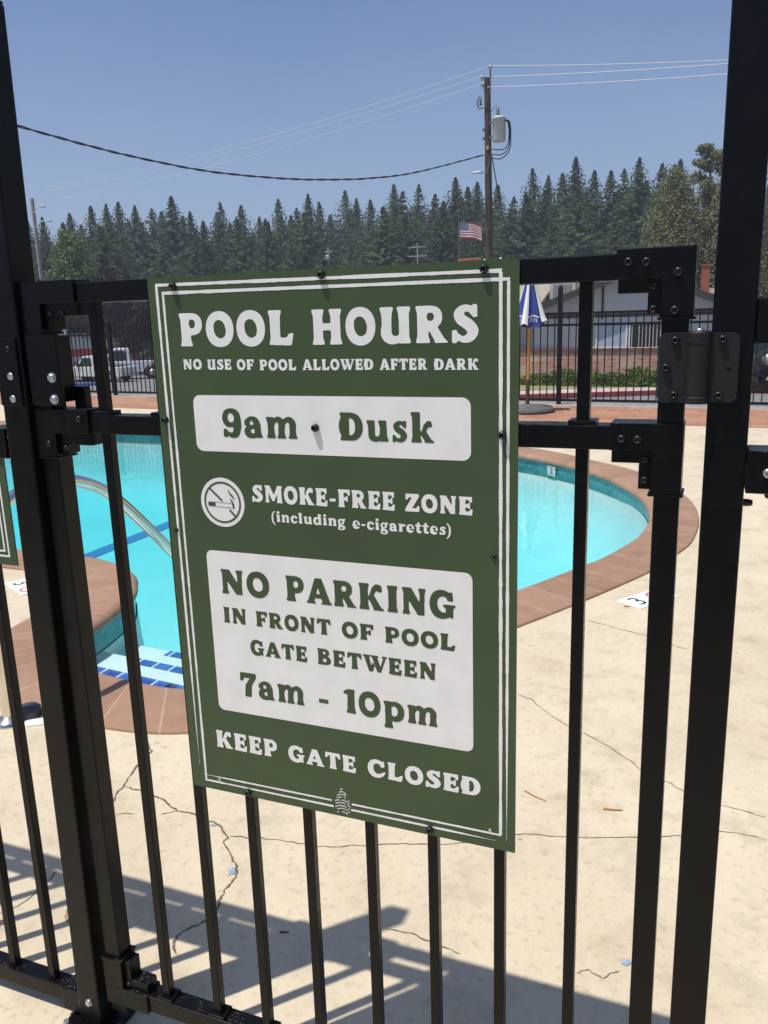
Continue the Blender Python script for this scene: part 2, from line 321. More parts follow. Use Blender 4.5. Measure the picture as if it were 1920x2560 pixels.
def glyph(ch):
    XH = .74
    if ch == 'P':
        g = G(.8); g.st(.1,.38,0,1,l=(1,1,0,1)); g.P((.2,.34),(.45,.34),(.45,1),(.2,1)); g.E(.46,.67,.31,.33); g.e(.45,.68,.1,.135); g.p((.38,.55),(.45,.55),(.45,.81),(.38,.81)); return .82, g.out()
    if ch == 'O' or ch == '0':
        g = G(.96); g.E(.46,.5,.43,.535); g.e(.46,.5,.185,.275,R(8)); return .92, g.out()
    if ch == 'L':
        g = G(.8); g.st(.1,.38,0,1,l=(1,0,1,1)); g.P((.2,0),(.70,-.02),(.77,.34),(.64,.33),(.56,.21),(.2,.21)); return .8, g.out()
    if ch == 'H':
        g = G(1.0); g.st(.1,.36,0,1); g.st(.62,.88,0,1); g.P((.3,.41),(.7,.41),(.7,.61),(.3,.61)); return .98, g.out()
    if ch == 'U':
        g = G(1.0); g.st(.12,.39,.3,1,l=(0,0,1,1)); g.E(.42,.33,.335,.345); g.e(.50,.38,.125,.17); g.p((.385,.38),(.615,.38),(.615,1.1),(.385,1.1)); g.st(.12,.39,.3,1,l=(0,0,1,1)); g.st(.60,.87,0,1,l=(0,1,1,1)); return .98, g.out()
    if ch == 'R':
        g = G(.95); g.st(.1,.38,0,1,l=(1,1,0,1)); g.P((.2,.4),(.45,.4),(.45,1),(.2,1)); g.E(.47,.7,.30,.30); g.e(.45,.71,.1,.11); g.p((.38,.6),(.45,.6),(.45,.82),(.38,.82)); g.P((.36,.46),(.62,.46),(.82,.12),(.92,.03),(.92,0),(.54,0),(.56,.06),(.38,.40)); return .94, g.out()
    if ch == 'S':
        g = G(.8); gl_S(g); return .78, g.out()
    if ch == 's':
        g = G(.66); gl_S(g, XH*1.0, .03); return .62, g.out()
    if ch == 'N':
        g = G(1.0); g.st(.12,.29,0,1,l=(1,1,0,1)); g.st(.70,.86,0,1,l=(0,0,1,1)); g.P((.05,1),(.40,1),(.86,.16),(.86,0),(.62,0),(.12,.84)); return .98, g.out()
    if ch == 'A':
        g = G(1.05); g.P((.0,0),(.0,.06),(.07,.12),(.36,1),(.63,1),(.93,.12),(1.0,.06),(1.0,0),(.58,0),(.58,.06),(.64,.10),(.60,.22),(.34,.22),(.31,.11),(.37,.06),(.37,0)); g.p((.39,.39),(.47,.66),(.55,.39)); return 1.0, g.out()
    if ch == 'E':
        g = G(.85); g.st(.1,.38,0,1,l=(1,0,0,1)); g.P((.2,.83),(.2,1),(.64,1),(.72,1.02),(.72,.70),(.63,.69),(.54,.83)); g.P((.2,.42),(.48,.42),(.56,.34),(.62,.34),(.62,.68),(.56,.68),(.48,.59),(.2,.59)); g.P((.2,0),(.2,.19),(.56,.19),(.65,.33),(.76,.33),(.72,-.02)); return .8, g.out()
    if ch == 'F':
        g = G(.85); g.st(.1,.38,0,1,l=(1,1,0,1)); g.P((.2,.83),(.2,1),(.66,1),(.76,1.02),(.76,.68),(.66,.68),(.56,.83)); g.P((.2,.40),(.48,.40),(.56,.32),(.62,.32),(.62,.66),(.56,.66),(.48,.57),(.2,.57)); return .78, g.out()
    if ch == 'W':
        g = G(1.5); g.P((.0,1),(.0,.94),(.08,.9),(.34,0),(.54,0),(.66,.36),(.56,.62),(.48,.34),(.36,.88),(.42,.94),(.42,1)); g.P((.44,1),(.44,.94),(.52,.9),(.80,0),(1.0,0),(1.28,.88),(1.36,.94),(1.36,1),(1.06,1),(1.06,.94),(1.14,.88),(.98,.34),(.82,.88),(.88,.94),(.88,1)); return 1.36, g.out()
    if ch == 'D':
        g = G(.95); g.st(.1,.38,0,1,l=(1,0,0,1)); g.P((.2,0),(.44,0),(.44,1),(.2,1)); g.E(.44,.5,.44,.5); g.e(.42,.5,.18,.31); g.p((.30,.1),(.38,.1),(.38,.9),(.30,.9)); g.st(.1,.38,0,1,l=(1,0,0,1)); return .92, g.out()
    if ch == 'T':
        g = G(.95); g.st(.30,.58,0,1,l=(1,1,0,0)); g.P((.06,1.02),(.12,1),(.76,1),(.82,1.02),(.86,.68),(.76,.66),(.66,.82),(.22,.82),(.12,.66),(.02,.68)); return .88, g.out()
    if ch == 'K':
        g = G(1.05); g.st(.1,.38,0,1); g.P((.34,.36),(.40,.46),(.54,.86),(.66,.99),(.80,1.0),(.90,.94),(.92,.72),(.80,.70),(.70,.76),(.60,.58),(.56,.44)); g.P((.38,.50),(.60,.60),(.86,.14),(.98,.05),(.98,0),(.56,0),(.58,.08)); return 1.0, g.out()
    if ch == 'M':
        g = G(1.3); g.st(.14,.30,0,1,l=(1,1,0,1)); g.st(.88,1.14,0,1,l=(1,1,1,0)); g.P((.05,1),(.40,1),(.66,.46),(.90,1),(1.0,1),(1.0,.8),(.66,.1),(.54,.1),(.2,.84)); return 1.24, g.out()
    if ch == 'C' or ch == 'G':
        g = G(1.0); g.E(.46,.5,.43,.535); g.e(.52,.5,.215,.30,R(8)); g.p((.55,.38),(1.1,.28),(1.1,.72),(.55,.62))
        if ch == 'C':
            g.p((.6,.3),(1.1,.3),(1.1,.7),(.6,.7)); g.P((.66,.62),(.84,.62),(.84,.98),(.70,.95),(.62,.8)); g.K([(.60,.12),(.74,.2),(.84,.32)], [.2,.15,.1]); return .92, g.out()
        g.P((.66,.64),(.85,.64),(.84,.98),(.70,.95),(.62,.8)); g.P((.5,.5),(.94,.5),(.94,.43),(.86,.38),(.86,.0),(.74,.04),(.60,.12),(.60,.36),(.5,.43)); return .98, g.out()
    if ch == 'I':
        g = G(.5); g.st(.12,.40,0,1); return .52, g.out()
    if ch == 'B':
        g = G(.9); g.st(.1,.38,0,1,l=(1,0,0,1)); g.P((.2,0),(.46,0),(.46,1),(.2,1)); g.E(.46,.76,.28,.24); g.E(.48,.28,.35,.28); g.e(.45,.75,.09,.095); g.e(.46,.29,.12,.12); return .88, g.out()
    if ch == 'Z':
        g = G(.9); g.P((.08,1.02),(.14,1),(.80,1),(.80,.86),(.42,.19),(.62,.19),(.72,.34),(.82,.33),(.80,-.01),(.04,0),(.04,.13),(.42,.81),(.26,.81),(.16,.66),(.06,.67)); return .86, g.out()
    if ch == '9':
        g = G(.8); g.E(.40,.68,.35,.35); g.e(.38,.69,.12,.17,R(8)); g.E(.52,.5,.25,.44); g.p((-.2,-.2),(.62,-.2),(.5,.36),(-.2,.36)); g.e(.38,.69,.12,.17,R(8)); g.K([(.62,.42),(.55,.14),(.38,.07),(.20,.17)], [.28,.26,.18,.1]); g.P((.06,.02),(.08,.30),(.20,.30),(.28,.08),(.2,-.01)); return .8, g.out()
    if ch == '7':
        g = G(.8); g.P((.06,1.02),(.12,1),(.76,1),(.76,.84),(.55,.5),(.50,0),(.22,0),(.27,.5),(.48,.80),(.24,.80),(.14,.64),(.04,.66)); return .76, g.out()
    if ch == '1':
        g = G(.5); g.st(.16,.44,0,1,l=(1,1,.4,0)); g.P((.2,1),(.02,.92),(.02,.80),(.2,.80)); return .54, g.out()
    if ch == '3':
        g = G(.8); g.K([(.14,.78),(.3,.93),(.5,.9),(.58,.74),(.48,.57),(.32,.53)], [.13,.16,.18,.24,.2,.14]); g.K([(.32,.53),(.52,.48),(.62,.28),(.5,.1),(.28,.07),(.1,.2)], [.14,.2,.26,.2,.16,.13]); return .8, g.out()
    if ch == 'a':
        g = G(.85); g.K([(.16,.50),(.22,.64),(.38,.68),(.50,.56),(.52,.3)], [.16,.16,.15,.24,.26]); g.E(.32,.215,.28,.235); g.e(.37,.235,.09,.085); g.st(.42,.66,0,.5,l=(0,1.2,0,0)); g.P((.06,.44),(.06,.62),(.14,.66),(.26,.56),(.26,.46),(.16,.42)); return .78, g.out()
    if ch == 'm':
        g = G(1.35); g.st(.12,.34,0,XH,l=(1,1,0,1.2)); arch(g,.3,.50,XH,.24); g.st(.50,.72,0,.5,l=(1,1,0,0)); arch(g,.68,.90,XH,.24); g.st(.91,1.13,0,.5,l=(1,1,0,0)); return 1.24, g.out()
    if ch == 'n':
        g = G(.95); g.st(.12,.34,0,XH,l=(1,1,0,1.2)); arch(g,.3,.52,XH,.24); g.st(.53,.75,0,.5,l=(1,1,0,0)); return .86, g.out()
    if ch == 'r':
        g = G(.75); g.st(.12,.36,0,XH,l=(1,1,0,1.2)); g.K([(.32,.45),(.40,.6),(.54,.62)], [.12,.16,.24]); return .66, g.out()
    if ch == 'u':
        g = G(.95); g.st(.12,.36,.2,XH,l=(0,0,0,1.1)); g.K([(.24,.35),(.26,.15),(.42,.08),(.56,.16),(.60,.3)], [.24,.24,.18,.14,.14]); g.st(.54,.78,0,XH,l=(0,1.2,0,1.1)); return .88, g.out()
    if ch == 'k':
        g = G(.95); g.st(.12,.38,0,1.06,l=(1,1,0,1.2)); g.P((.34,.26),(.44,.42),(.50,.62),(.62,.75),(.76,.76),(.80,.56),(.66,.54),(.58,.42),(.52,.32)); g.P((.36,.36),(.56,.44),(.76,.12),(.86,.05),(.86,0),(.52,0),(.53,.07)); return .86, g.out()
    if ch == 'i':
        g = G(.5); g.st(.12,.36,0,XH,l=(1,1,0,1.2)); g.E(.23,.95,.14,.13); return .46, g.out()
    if ch == 'l':
        g = G(.5); g.st(.12,.36,0,1.06,l=(1,1,0,1.2)); return .46, g.out()
    if ch == 'c':
        g = G(.75); g.E(.37,.36,.33,.40); g.e(.43,.37,.15,.22); g.p((.45,.26),(.9,.2),(.9,.5),(.45,.46)); g.E(.56,.56,.11,.12); return .7, g.out()
    if ch == 'e':
        g = G(.8); g.E(.38,.36,.34,.40); g.e(.41,.50,.12,.12); g.p((.36,.36),(.8,.31),(.8,.22),(.52,.18),(.38,.24)); return .76, g.out()
    if ch == 'd':
        g = G(.9); g.E(.36,.36,.32,.40); g.e(.42,.36,.13,.22); g.st(.52,.76,0,1.06,l=(0,1.1,0,1.2)); return .86, g.out()
    if ch == 'p':
        g = G(.95, y0=-.5); g.E(.50,.36,.35,.41); g.e(.46,.37,.14,.21); g.p((.31,.2),(.46,.2),(.46,.54),(.31,.54)); g.st(.12,.36,-.34,XH+.02,l=(1,1,0,1.2)); return .88, g.out()
    if ch == 'g':
        g = G(.85, y0=-.5); g.E(.34,.46,.29,.29); g.e(.34,.46,.10,.15); g.K([(.22,.2),(.14,.08),(.3,.03),(.5,.02),(.62,-.1),(.5,-.26),(.24,-.28),(.10,-.2),(.14,-.08),(.3,.0)], [.14,.16,.18,.2,.2,.14,.13,.15,.13,.12]); g.E(.62,.68,.11,.09); return .76, g.out()
    if ch == 't':
        g = G(.65); g.P((.14,.62),(.02,.6),(.02,.74),(.16,.78),(.26,.98),(.40,.98),(.40,.74),(.58,.74),(.58,.6),(.40,.6),(.40,.24),(.46,.17),(.58,.2),(.58,.06),(.42,-.02),(.24,.0),(.14,.14)); return .6, g.out()
    if ch in '()':
        g = G(.5, y0=-.4); q = 1 if ch == '(' else -1; x = .34 if q > 0 else .06
        g.K([(x, 1.05),(x-q*.2, .72),(x-q*.22, .3),(x-q*.18, .0),(x, -.3)], [.09,.15,.17,.15,.09]); return .42, g.out()
    if ch == '-':
        g = G(.5); g.P((.06,.30),(.42,.30),(.42,.46),(.06,.46)); return .5, g.out()
    raise KeyError(ch)
GC = {}
def word(mb, text, x0, x1, zb, cap, y, org=(0,0)):
    """lay text on the plane Y=y, filling x0..x1, baseline zb"""
    pen = 0; parts = []
    for ch in text:
        if ch == ' ': pen += .45; continue
        if ch not in GC: GC[ch] = glyph(ch)
        adv, (V, F) = GC[ch]
        parts.append((pen, V, F)); pen += adv + .035
    lo = min(min(v[0] for v in V) + px for px, V, F in parts); hi = max(max(v[0] for v in V) + px for px, V, F in parts)
    k = (x1-x0)/(hi-lo)
    for px, V, F in parts:
        mb.add([(org[0]+x0+(px+vx-lo)*k, y, org[1]+zb+vy*cap) for vx, vy in V], F)

# ------------------------------------------------------------------ pool hours sign
GT = 1.57                 # height of the top of the gate and its sign
SW, SH = .6096, .9144
sign = thing('pool_sign', 'large green pool hours sign with white lettering screwed to the front of the gate', 'sign', (SW/2, 0, GT-SH))
mb = MB(); mb.box(0, SW, 0, .0028, GT-SH, GT); mb.build('backing_plate', M['green'], sign)
YL = -.0004; YM = -.0008; YU = -.0012
def rrect(x0, x1, z0, z1, r, n=6):
    o = []
    for cx, cz, a in ((x1-r,z1-r,0),(x0+r,z1-r,90),(x0+r,z0+r,180),(x1-r,z0+r,270)):
        for k in range(n+1):
            t = R(a + 90*k/n); o.append((cx+r*math.cos(t), cz+r*math.sin(t)))
    return o
def plate(mb, pts, y):
    tri = tessellate_polygon([[Vector((x, z, 0)) for x, z in pts]])
    mb.add([(x, y, z) for x, z in pts], [tuple(t) for t in tri])
mb = MB(); plate(mb, rrect(.0695,.5407,GT-.2797,GT-.1875,.013), YL); mb.build('hours_panel', M['white'], sign)
mb = MB(); plate(mb, rrect(.0705,.5418,GT-.7482,GT-.4507,.012), YL); mb.build('parking_panel', M['white'], sign)
def text_part(name, m, y, items):
    mb = MB()
    for t, x0, x1, zb, cap in items: word(mb, t, x0, x1, GT+zb, cap, y)
    return mb.build(name, m, sign)
text_part('lettering', M['white'], YL, [('POOL',.0555,.2611,-.1095,.0520),('HOURS',.2935,.5525,-.1105,.0520)])
text_part('lettering', M['white'], YL, [('NO',.0567,.0918,-.1462,.0163),('USE',.1028,.1472,-.1468,.0163),('OF',.1572,.1884,-.1473,.0163),('POOL',.1989,.2630,-.1480,.0165),('ALLOWED',.2737,.3916,-.1480,.0162),('AFTER',.4017,.4760,-.1482,.0162),('DARK',.4861,.5525,-.1485,.0160)])
text_part('lettering', M['green'], YM, [('9am',.1228,.2587,-.2550,.0455),('Dusk',.3312,.4847,-.2550,.0430)])
text_part('lettering', M['white'], YL, [('SMOKE-FREE',.1690,.4197,-.3610,.0285),('ZONE',.4364,.5426,-.3609,.0275)])
text_part('lettering', M['white'], YL, [('(including',.2030,.3353,-.3925,.0168),('e-cigarettes)',.3475,.5087,-.3940,.0172)])
text_part('lettering', M['green'], YM, [('NO',.0967,.1899,-.5265,.0436),('PARKING',.2220,.5149,-.5270,.0440)])
text_part('lettering', M['green'], YM, [('IN',.0962,.1402,-.5797,.0283),('FRONT',.1603,.3012,-.5796,.0274),('OF',.3207,.3767,-.5796,.0272),('POOL',.3970,.5138,-.5796,.0272)])
text_part('lettering', M['green'], YM, [('GATE',.1450,.2544,-.6331,.0274),('BETWEEN',.2740,.4811,-.6334,.0284)])
text_part('lettering', M['green'], YM, [('7am',.1195,.2442,-.7145,.0450),('-',.2722,.2898,-.7165,.0430),('10pm',.3190,.4828,-.7145,.0432)])
text_part('lettering', M['white'], YL, [('KEEP',.0594,.1842,-.8245,.0335),('GATE',.2065,.3357,-.8252,.0305),('CLOSED',.3575,.5532,-.8248,.0318)])
# hand drawn double border: strips with one ragged edge
def strip(mb, p0, p1, w, y, taper=False, side=1):
    p0 = Vector(p0); p1 = Vector(p1); d = p1-p0; L = d.length; d /= L; nrm = Vector((-d.y, d.x)) * side; n = int(L/.0035)
    a = []; b = []; wv = w
    for i in range(n+1):
        t = i/n; wv += random.uniform(-.0004,.0004); wv += (w-wv)*.16
        if random.random() < .05: wv *= random.uniform(.72, 1.2)
        q = wv * ((1 if t < .72 else max(.08, (1-t)/.28)) if taper else 1)
        c = p0 + d*L*t; a.append(c - nrm*q*.45 ); b.append(c + nrm*q*.55 + nrm*random.uniform(-.0002,.0002))
    vs = [(p.x, y, GT+p.y) for p in a] + [(p.x, y, GT+p.y) for p in b]; m = n+1
    mb.add(vs, [(i, i+1, m+i+1, m+i) for i in range(n)])
mb = MB()
bw = .0049
strip(mb, (.0152,-.0118), (.5855,-.0148), bw, YL, side=-1)
strip(mb, (.0265,-.0246), (.5968,-.0262), bw, YL*1.3, side=-1)
strip(mb, (.0168,-.0140), (.0176,-.8680), bw, YL*1.1, True, 1)
strip(mb, (.0284,-.0266), (.0294,-.8960), bw*.85, YL, False, 1)
strip(mb, (.5838,-.0170), (.5860,-.8850), bw*1.05, YL*1.7, False, 1)
strip(mb, (.5952,-.0282), (.5962,-.8960), bw*.95, YL, True, -1)
strip(mb, (.0275,-.8978), (.2900,-.8978), bw*.8, YL*1.3, False, 1)
strip(mb, (.3232,-.8978), (.5780,-.8985), bw*.8, YL*1.3, True, 1)
strip(mb, (.2870,-.8862), (.0185,-.8868), bw*.75, YL*1.6, True, 1)
strip(mb, (.3250,-.8865), (.5875,-.8868), bw*.75, YL*1.6, False, 1)
mb.build('border', M['white'], sign)
# pine cone emblem
mb = MB(); cx, cz = .3070, GT-.8834
for row in range(9):
    v = row/8; half = .0140*(math.sin(math.pi*(v*.76+.22))**.70)
    z = cz - .0215 + .044*v
    n = max(1, int(half/.0033))
    for k in range(-n, n+1):
        if random.random() < .12: continue
        u = (k + (.5 if row % 2 else 0)) / (n+.6)
        x = cx + half*u; q = .0023; ang = -u*.9 + random.uniform(-.2,.2); dz = -.004*u*u + random.uniform(-.0006,.0006)
        pts = [(-1.0,.15),(-.4,.75),(.5,.7),(1.05,.05),(.35,-.1),(-.45,-.05)]
        c, s_ = math.cos(ang), math.sin(ang); w2 = random.uniform(.75, 1.0)
        plate(mb, [(x + q*(a*c-b*s_)*w2, z + dz + q*.95*(a*s_+b*c)) for a, b in pts], YL - .00003*((k+row*3) % 7))
mb.build('pinecone_emblem', M['white'], sign)
# no smoking symbol
ic = (.1111, GT-.3656); RI = .0422
mb = MB(); plate(mb, [(ic[0]+RI*math.cos(2*math.pi*k/48), ic[1]+RI*math.sin(2*math.pi*k/48)) for k in range(48)], YL); disc = mb.build('smoking_symbol', M['white'], sign)
mb = MB()
vs = []; 
for r_ in (.84*RI, .765*RI): vs += [(ic[0]+r_*math.cos(2*math.pi*k/48), YM, ic[1]+r_*math.sin(2*math.pi*k/48)) for k in range(48)]
mb.add(vs, [(k, (k+1) % 48, 48+(k+1) % 48, 48+k) for k in range(48)])
def ibar(x0, z0, x1, z1, w):
    d = Vector((x1-x0, z1-z0)); d.normalize(); n = Vector((-d.y, d.x))*w*.5
    plate(mb, [(ic[0]+RI*(x0+n.x), ic[1]+RI*(z0+n.y)),(ic[0]+RI*(x1+n.x), ic[1]+RI*(z1+n.y)),(ic[0]+RI*(x1-n.x), ic[1]+RI*(z1-n.y)),(ic[0]+RI*(x0-n.x), ic[1]+RI*(z0-n.y))], YM-.00004)
ibar(-.57,.57,.0,.06,.075); ibar(.30,-.28,.56,-.54,.075)
ibar(-.66,-.08,-.33,-.09,.17); ibar(-.33,.005,.50,-.03,.018); ibar(-.33,-.175,.50,-.205,.018); ibar(.46,-.03,.53,-.20,.06); ibar(.495,-.03,.495,-.205,.06)
def wisp(pts, w):
    c = bez([(x, z, 0) for x, z in pts], 6); n = len(c); A = []; B = []
    for i, p in enumerate(c):
        t = (c[min(i+1,n-1)]-c[max(i-1,0)]).normalized(); q = w*math.sin(math.pi*(i+.15)/(n-.7)); A.append((ic[0]+RI*(p.x-t.y*q), YM-.00008, ic[1]+RI*(p.y+t.x*q))); B.append((ic[0]+RI*(p.x+t.y*q), YM-.00008, ic[1]+RI*(p.y-t.x*q)))
    mb.add(A+B, [(i, i+1, n+i+1, n+i) for i in range(n-1)])
wisp([(.32,.56),(.33,.42),(.44,.30),(.52,.2),(.53,.12)], .035); wisp([(.39,.20),(.40,.10),(.47,.03),(.52,-.05)], .03)
mb.build('symbol_marks', M['green'], disc)

# ------------------------------------------------------------------ bolts
MY = Matrix.Rotation(R(90), 4, 'X')           # lathe axis z -> -y
def bolt(parent, x, y, z, r=.006, h=.006, m='bolt', name='bolt', hexa=False, Mx=None):
    base = Matrix.Translation((x, y, z)) @ (Mx if Mx is not None else MY)
    mb = MB()
    if hexa:
        mb.lathe([(r*1.35,0),(r*1.35,.0012),(r,.0014),(r,h*.85),(r*.86,h),(0,h)], base, 6 if hexa == 6 else 16, smooth=False)
    else:
        mb.lathe([(r,0),(r*1.0,h*.35),(r*.9,h*.75),(r*.66,h),(r*.5,h),(r*.46,h*.3),(0,h*.3)], base, 16)
    return mb.build(name, M[m], parent)
for x, z in ((.0502,-.0149),(.3137,-.0088),(.5611,-.0118),(.0124,-.2295),(.2913,-.2365),(.5875,-.2403),(.1195,-.9039),(.4668,-.9022)):
    bolt(sign, x, 0, GT+z, .0062, .0085, name='screw')
for x, z in ((.0140,-.4197),(.5754,-.4222)): bolt(sign, x, 0, GT+z, .0042, .003, name='screw')
for x, z in ((.0583,-.8923),(.5690,-.8824)): bolt(sign, x, 0, GT+z, .0030, .0012, 'zinc', name='rivet')

# ------------------------------------------------------------------ gate
gate = thing('pool_gate', 'black steel picket gate that carries the large green sign', 'gate', (.28, .02, 0))
g5 = .05
Y0, Y1 = .004, .042
PX = [-.139, -.0135, .1005, .2195, .3412, .4562, .5712, .6875]
def bx(parent, name, x0, x1, y0, y1, z0, z1, m='black', bv=.002):
    mb = MB(); mb.box(x0, x1, y0, y1, z0, z1); return mb.build(name, M[m], parent, bevel=bv)
bx(gate, 'stile', -.272, -.234, Y0, Y1, .055, GT-.004)
bx(gate, 'stile', .795, .8285, Y0, Y1, .055, GT-.004)
RZ = [(.082,.120),(1.312,1.345),(1.5355,1.5695)]
for a, b in RZ: bx(gate, 'rail', -.233, .794, Y0, Y1, a, b)
for px in PX:
    p = bx(gate, 'picket', px, px+.0178, .014, .0318, .110, 1.540, bv=.0015)
    for a, b in RZ[:2]:
        mb = MB(); mb.box(px-.010, px+.0278, .006, .040, b-.0005, b+.0065); mb.build('picket_collar', M['black'], p, bevel=.0012)
# L shaped corner brackets: folded front plate plus a set back gusset with bolts
def bracket(xs, xo, xg, z0, z1, za, zg, up, bolts, gb):
    """xs outer stile edge, xo stile inner edge, xg end of rail arm; z0..z1 rail arm, za end of the stile arm"""
    mb = MB()
    xa, xb = sorted((xs, xg)); mb.box(xa, xb, -.0015, .0465, z0, z1)
    xa, xb = sorted((xs, xo)); lo, hi = sorted((z0 if up < 0 else z1, za)); mb.box(xa, xb, -.0015, .0465, lo, hi)
    b = mb.build('corner_bracket', M['black'], gate, bevel=.0012)
    mb = MB(); s = 1 if xg > xs else -1
    zi = z0 if up < 0 else z1
    xa, xb = sorted((xo, xg - s*.002)); la, lb = sorted((zi, zi + up*zg)); mb.box(xa, xb, .008, .040, la, lb)
    xa, xb = sorted((xo, xo + s*.0165)); la, lb = sorted((zi + up*zg, za - up*.004)); mb.box(xa, xb, .008, .040, la, lb)
    mb.build('gusset', M['black'], b, bevel=.0012)
    # thin bright lip where the plate ends on the stile
    mb = MB(); xa, xb = sorted((xs - s*.003, xo + s*.003)); la, lb = sorted((za, za + up*.0035)); mb.box(xa, xb, -.0032, .048, la, lb); mb.build('lip', M['black'], b, bevel=.0006)
    for x, z in bolts: bolt(b, x, -.0015, z, .0058, .0048)
    for x, z in gb: bolt(b, x, .008, z, .0050, .004)
bracket(.8335, .7930, .7365, 1.5365, 1.5745, 1.4875, .018, -1, ((.752,1.558),(.774,1.557),(.813,1.543),(.811,1.496)), ((.784,1.527),(.784,1.498)))
bracket(.8300, .7905, .7355, 1.3125, 1.3500, 1.2550, .018, -1, ((.751,1.329),(.772,1.3285)), ((.782,1.300),(.782,1.272)))
bracket(-.2765, -.2290, -.1520, 1.5365, 1.5745, 1.4880, .022, -1, (), ((-.215,1.520),(-.190,1.522)))
bracket(-.2765, -.2290, -.1520, 1.3125, 1.3550, 1.2690, .022, -1, ((-.170,1.339),(-.244,1.293)), ((-.215,1.285),))
bracket(-.2765, -.2290, -.1700, .0790, .1230, .1900, .022, 1, (), ((-.220,.134),))
bracket(.8335, .7930, .7365, .0790, .1230, .1900, .022, 1, ((.755,.10),), ())
# self closing hinge
hinge = link('gate_hinge', None, gate); hinge.location = (0,0,0); OFF[hinge.name] = OFF[gate.name]
M_XZ = Matrix(((1,0,0,0),(0,0,1,0),(0,1,0,0),(0,0,0,1)))        # polygon (x,z) extruded along y
def leaf(x0, x1, z0, z1, rl, rr, y0, y1):
    o = []
    for cx, cz, a, r in ((x1-rr,z1-rr,0,rr),(x0+rl,z1-rl,90,rl),(x0+rl,z0+rl,180,rl),(x1-rr,z0+rr,270,rr)):
        for k in range(6): t = R(a+90*k/5); o.append((cx+r*math.cos(t), cz+r*math.sin(t)))
    mb = MB(); mb.prism(o, y0, y1, M_XZ); return mb
leaf(.7945,.8300,1.3790,1.4680,.008,.001,-.0075,.0035).build('hinge_leaf', M['hinge_plastic'], hinge, bevel=.0012)
leaf(.8545,.8905,1.3800,1.4670,.001,.009,-.0085,-.0015).build('hinge_leaf', M['hinge_plastic'], hinge, bevel=.0012)
mb = MB()
mb.lathe([(0,1.3785),(.0150,1.3785),(.0155,1.380),(.0155,1.3865),(.0145,1.387),(.0145,1.4545),(.0155,1.455),(.0155,1.4675),(.013,1.4700),(0,1.4700)], Matrix.Translation((.8425,-.008,0)), 36, smooth=False)
mb.box(.8292,.8558,-.0135,.006,1.3815,1.4655)
mb.build('hinge_barrel', M['hinge_plastic'], hinge, bevel=.001)
mb = MB(); mb.lathe([(.005,1.470),(.005,1.4722),(0,1.4724)], Matrix.Translation((.8425,-.010,0)), 12); mb.build('hinge_pin', M['zinc'], hinge)
for x, z in ((.814,1.4585),(.804,1.4240),(.815,1.3890)): bolt(hinge, x, -.0075, z, .0054, .0062)
for x, z in ((.8700,1.4590),(.8690,1.3890)): bolt(hinge, x, -.0085, z, .0054, .0062)
mb = MB(); mb.lathe([(.0034,0),(.0034,.0006),(0,.0006)], Matrix.Translation((.879,-.0085,1.424)) @ MY, 14); mb.build('empty_hole', mat('hole_dark', (.002,.002,.002), .9), hinge)
# magnetic latch on the latch stile
latch = link('gate_latch', None, gate); OFF[latch.name] = OFF[gate.name]
bx(latch, 'latch_plate', -.268, -.199, -.006, .0035, 1.362, 1.484)
bx(latch, 'latch_body', -.232, -.212, .0, .046, 1.366, 1.482)
bx(latch, 'latch_lever', -.210, -.184, .036, .052, 1.330, 1.392); bx(latch, 'latch_foot', -.206, -.176, .034, .054, 1.318, 1.3295)
for z in (1.411, 1.373): bolt(latch, -.2150, -.006, z, .0066, .0060, 'zinc', hexa=True)

# ------------------------------------------------------------------ posts beside the gate
def post(label, xb, xt, w, y0, y1, h, extra):
    t = thing('fence_post', label, 'post', (xb+w/2, (y0+y1)/2, 0))
    mb = MB(); mb.add([(xb,y0,0),(xb+w,y0,0),(xb+w,y1,0),(xb,y1,0),(xt,y0,h),(xt+w,y0,h),(xt+w,y1,h),(xt,y1,h)], [(0,3,2,1),(4,5,6,7),(0,1,5,4),(1,2,6,5),(2,3,7,6),(3,0,4,7)])
    mb.build('shaft', M['black'], t, bevel=.003)
    mb = MB(); mb.box(xt+.0005, xt+w-.0005, y0+.0005, y1-.0005, h, h+.006); mb.build('cap', M['black'], t, bevel=.004)
    mb = MB(); mb.box(xb-.035, xb+w+.035, y0-.035, y1+.035, 0.001, .010); bp = mb.build('base_plate', M['black'], t, bevel=.002)
    for a in (xb-.020, xb+w+.020):
        for b in (y0-.020, y1+.020): bolt(bp, a, b, .010, .007, .016, 'zinc', 'anchor_bolt', 6, Matrix.Identity(4))
    for x, y, z, r, m in extra: bolt(t, x, y, z, r, .006, m, hexa=(m == 'zinc'))
    return t
pl = post('tall black gate post on the latch side, left of the green sign, with silver bolts', -.350, -.3230, .056, -.012, .044, 2.018,
     ((-.300,-.012,1.414,.0066,'zinc'),(-.301,-.012,1.374,.0066,'zinc'),(-.299,-.012,1.462,.0055,'bolt'),(-.318,-.012,.072,.0062,'zinc')))
bx(pl, 'latch_keeper', -.330, -.2805, -.0165, -.0115, 1.362, 1.480, bv=.0015)
pr = post('tall black gate post on the hinge side, right of the green sign', .8565, .8565, .051, -.0015, .0495, 1.985, ())
for z in (1.305, 1.245, 1.500):
    bolt(pr, .9075, .020, z, .0050, .012, 'bolt', Mx=Matrix.Rotation(R(90), 4, 'Y'))

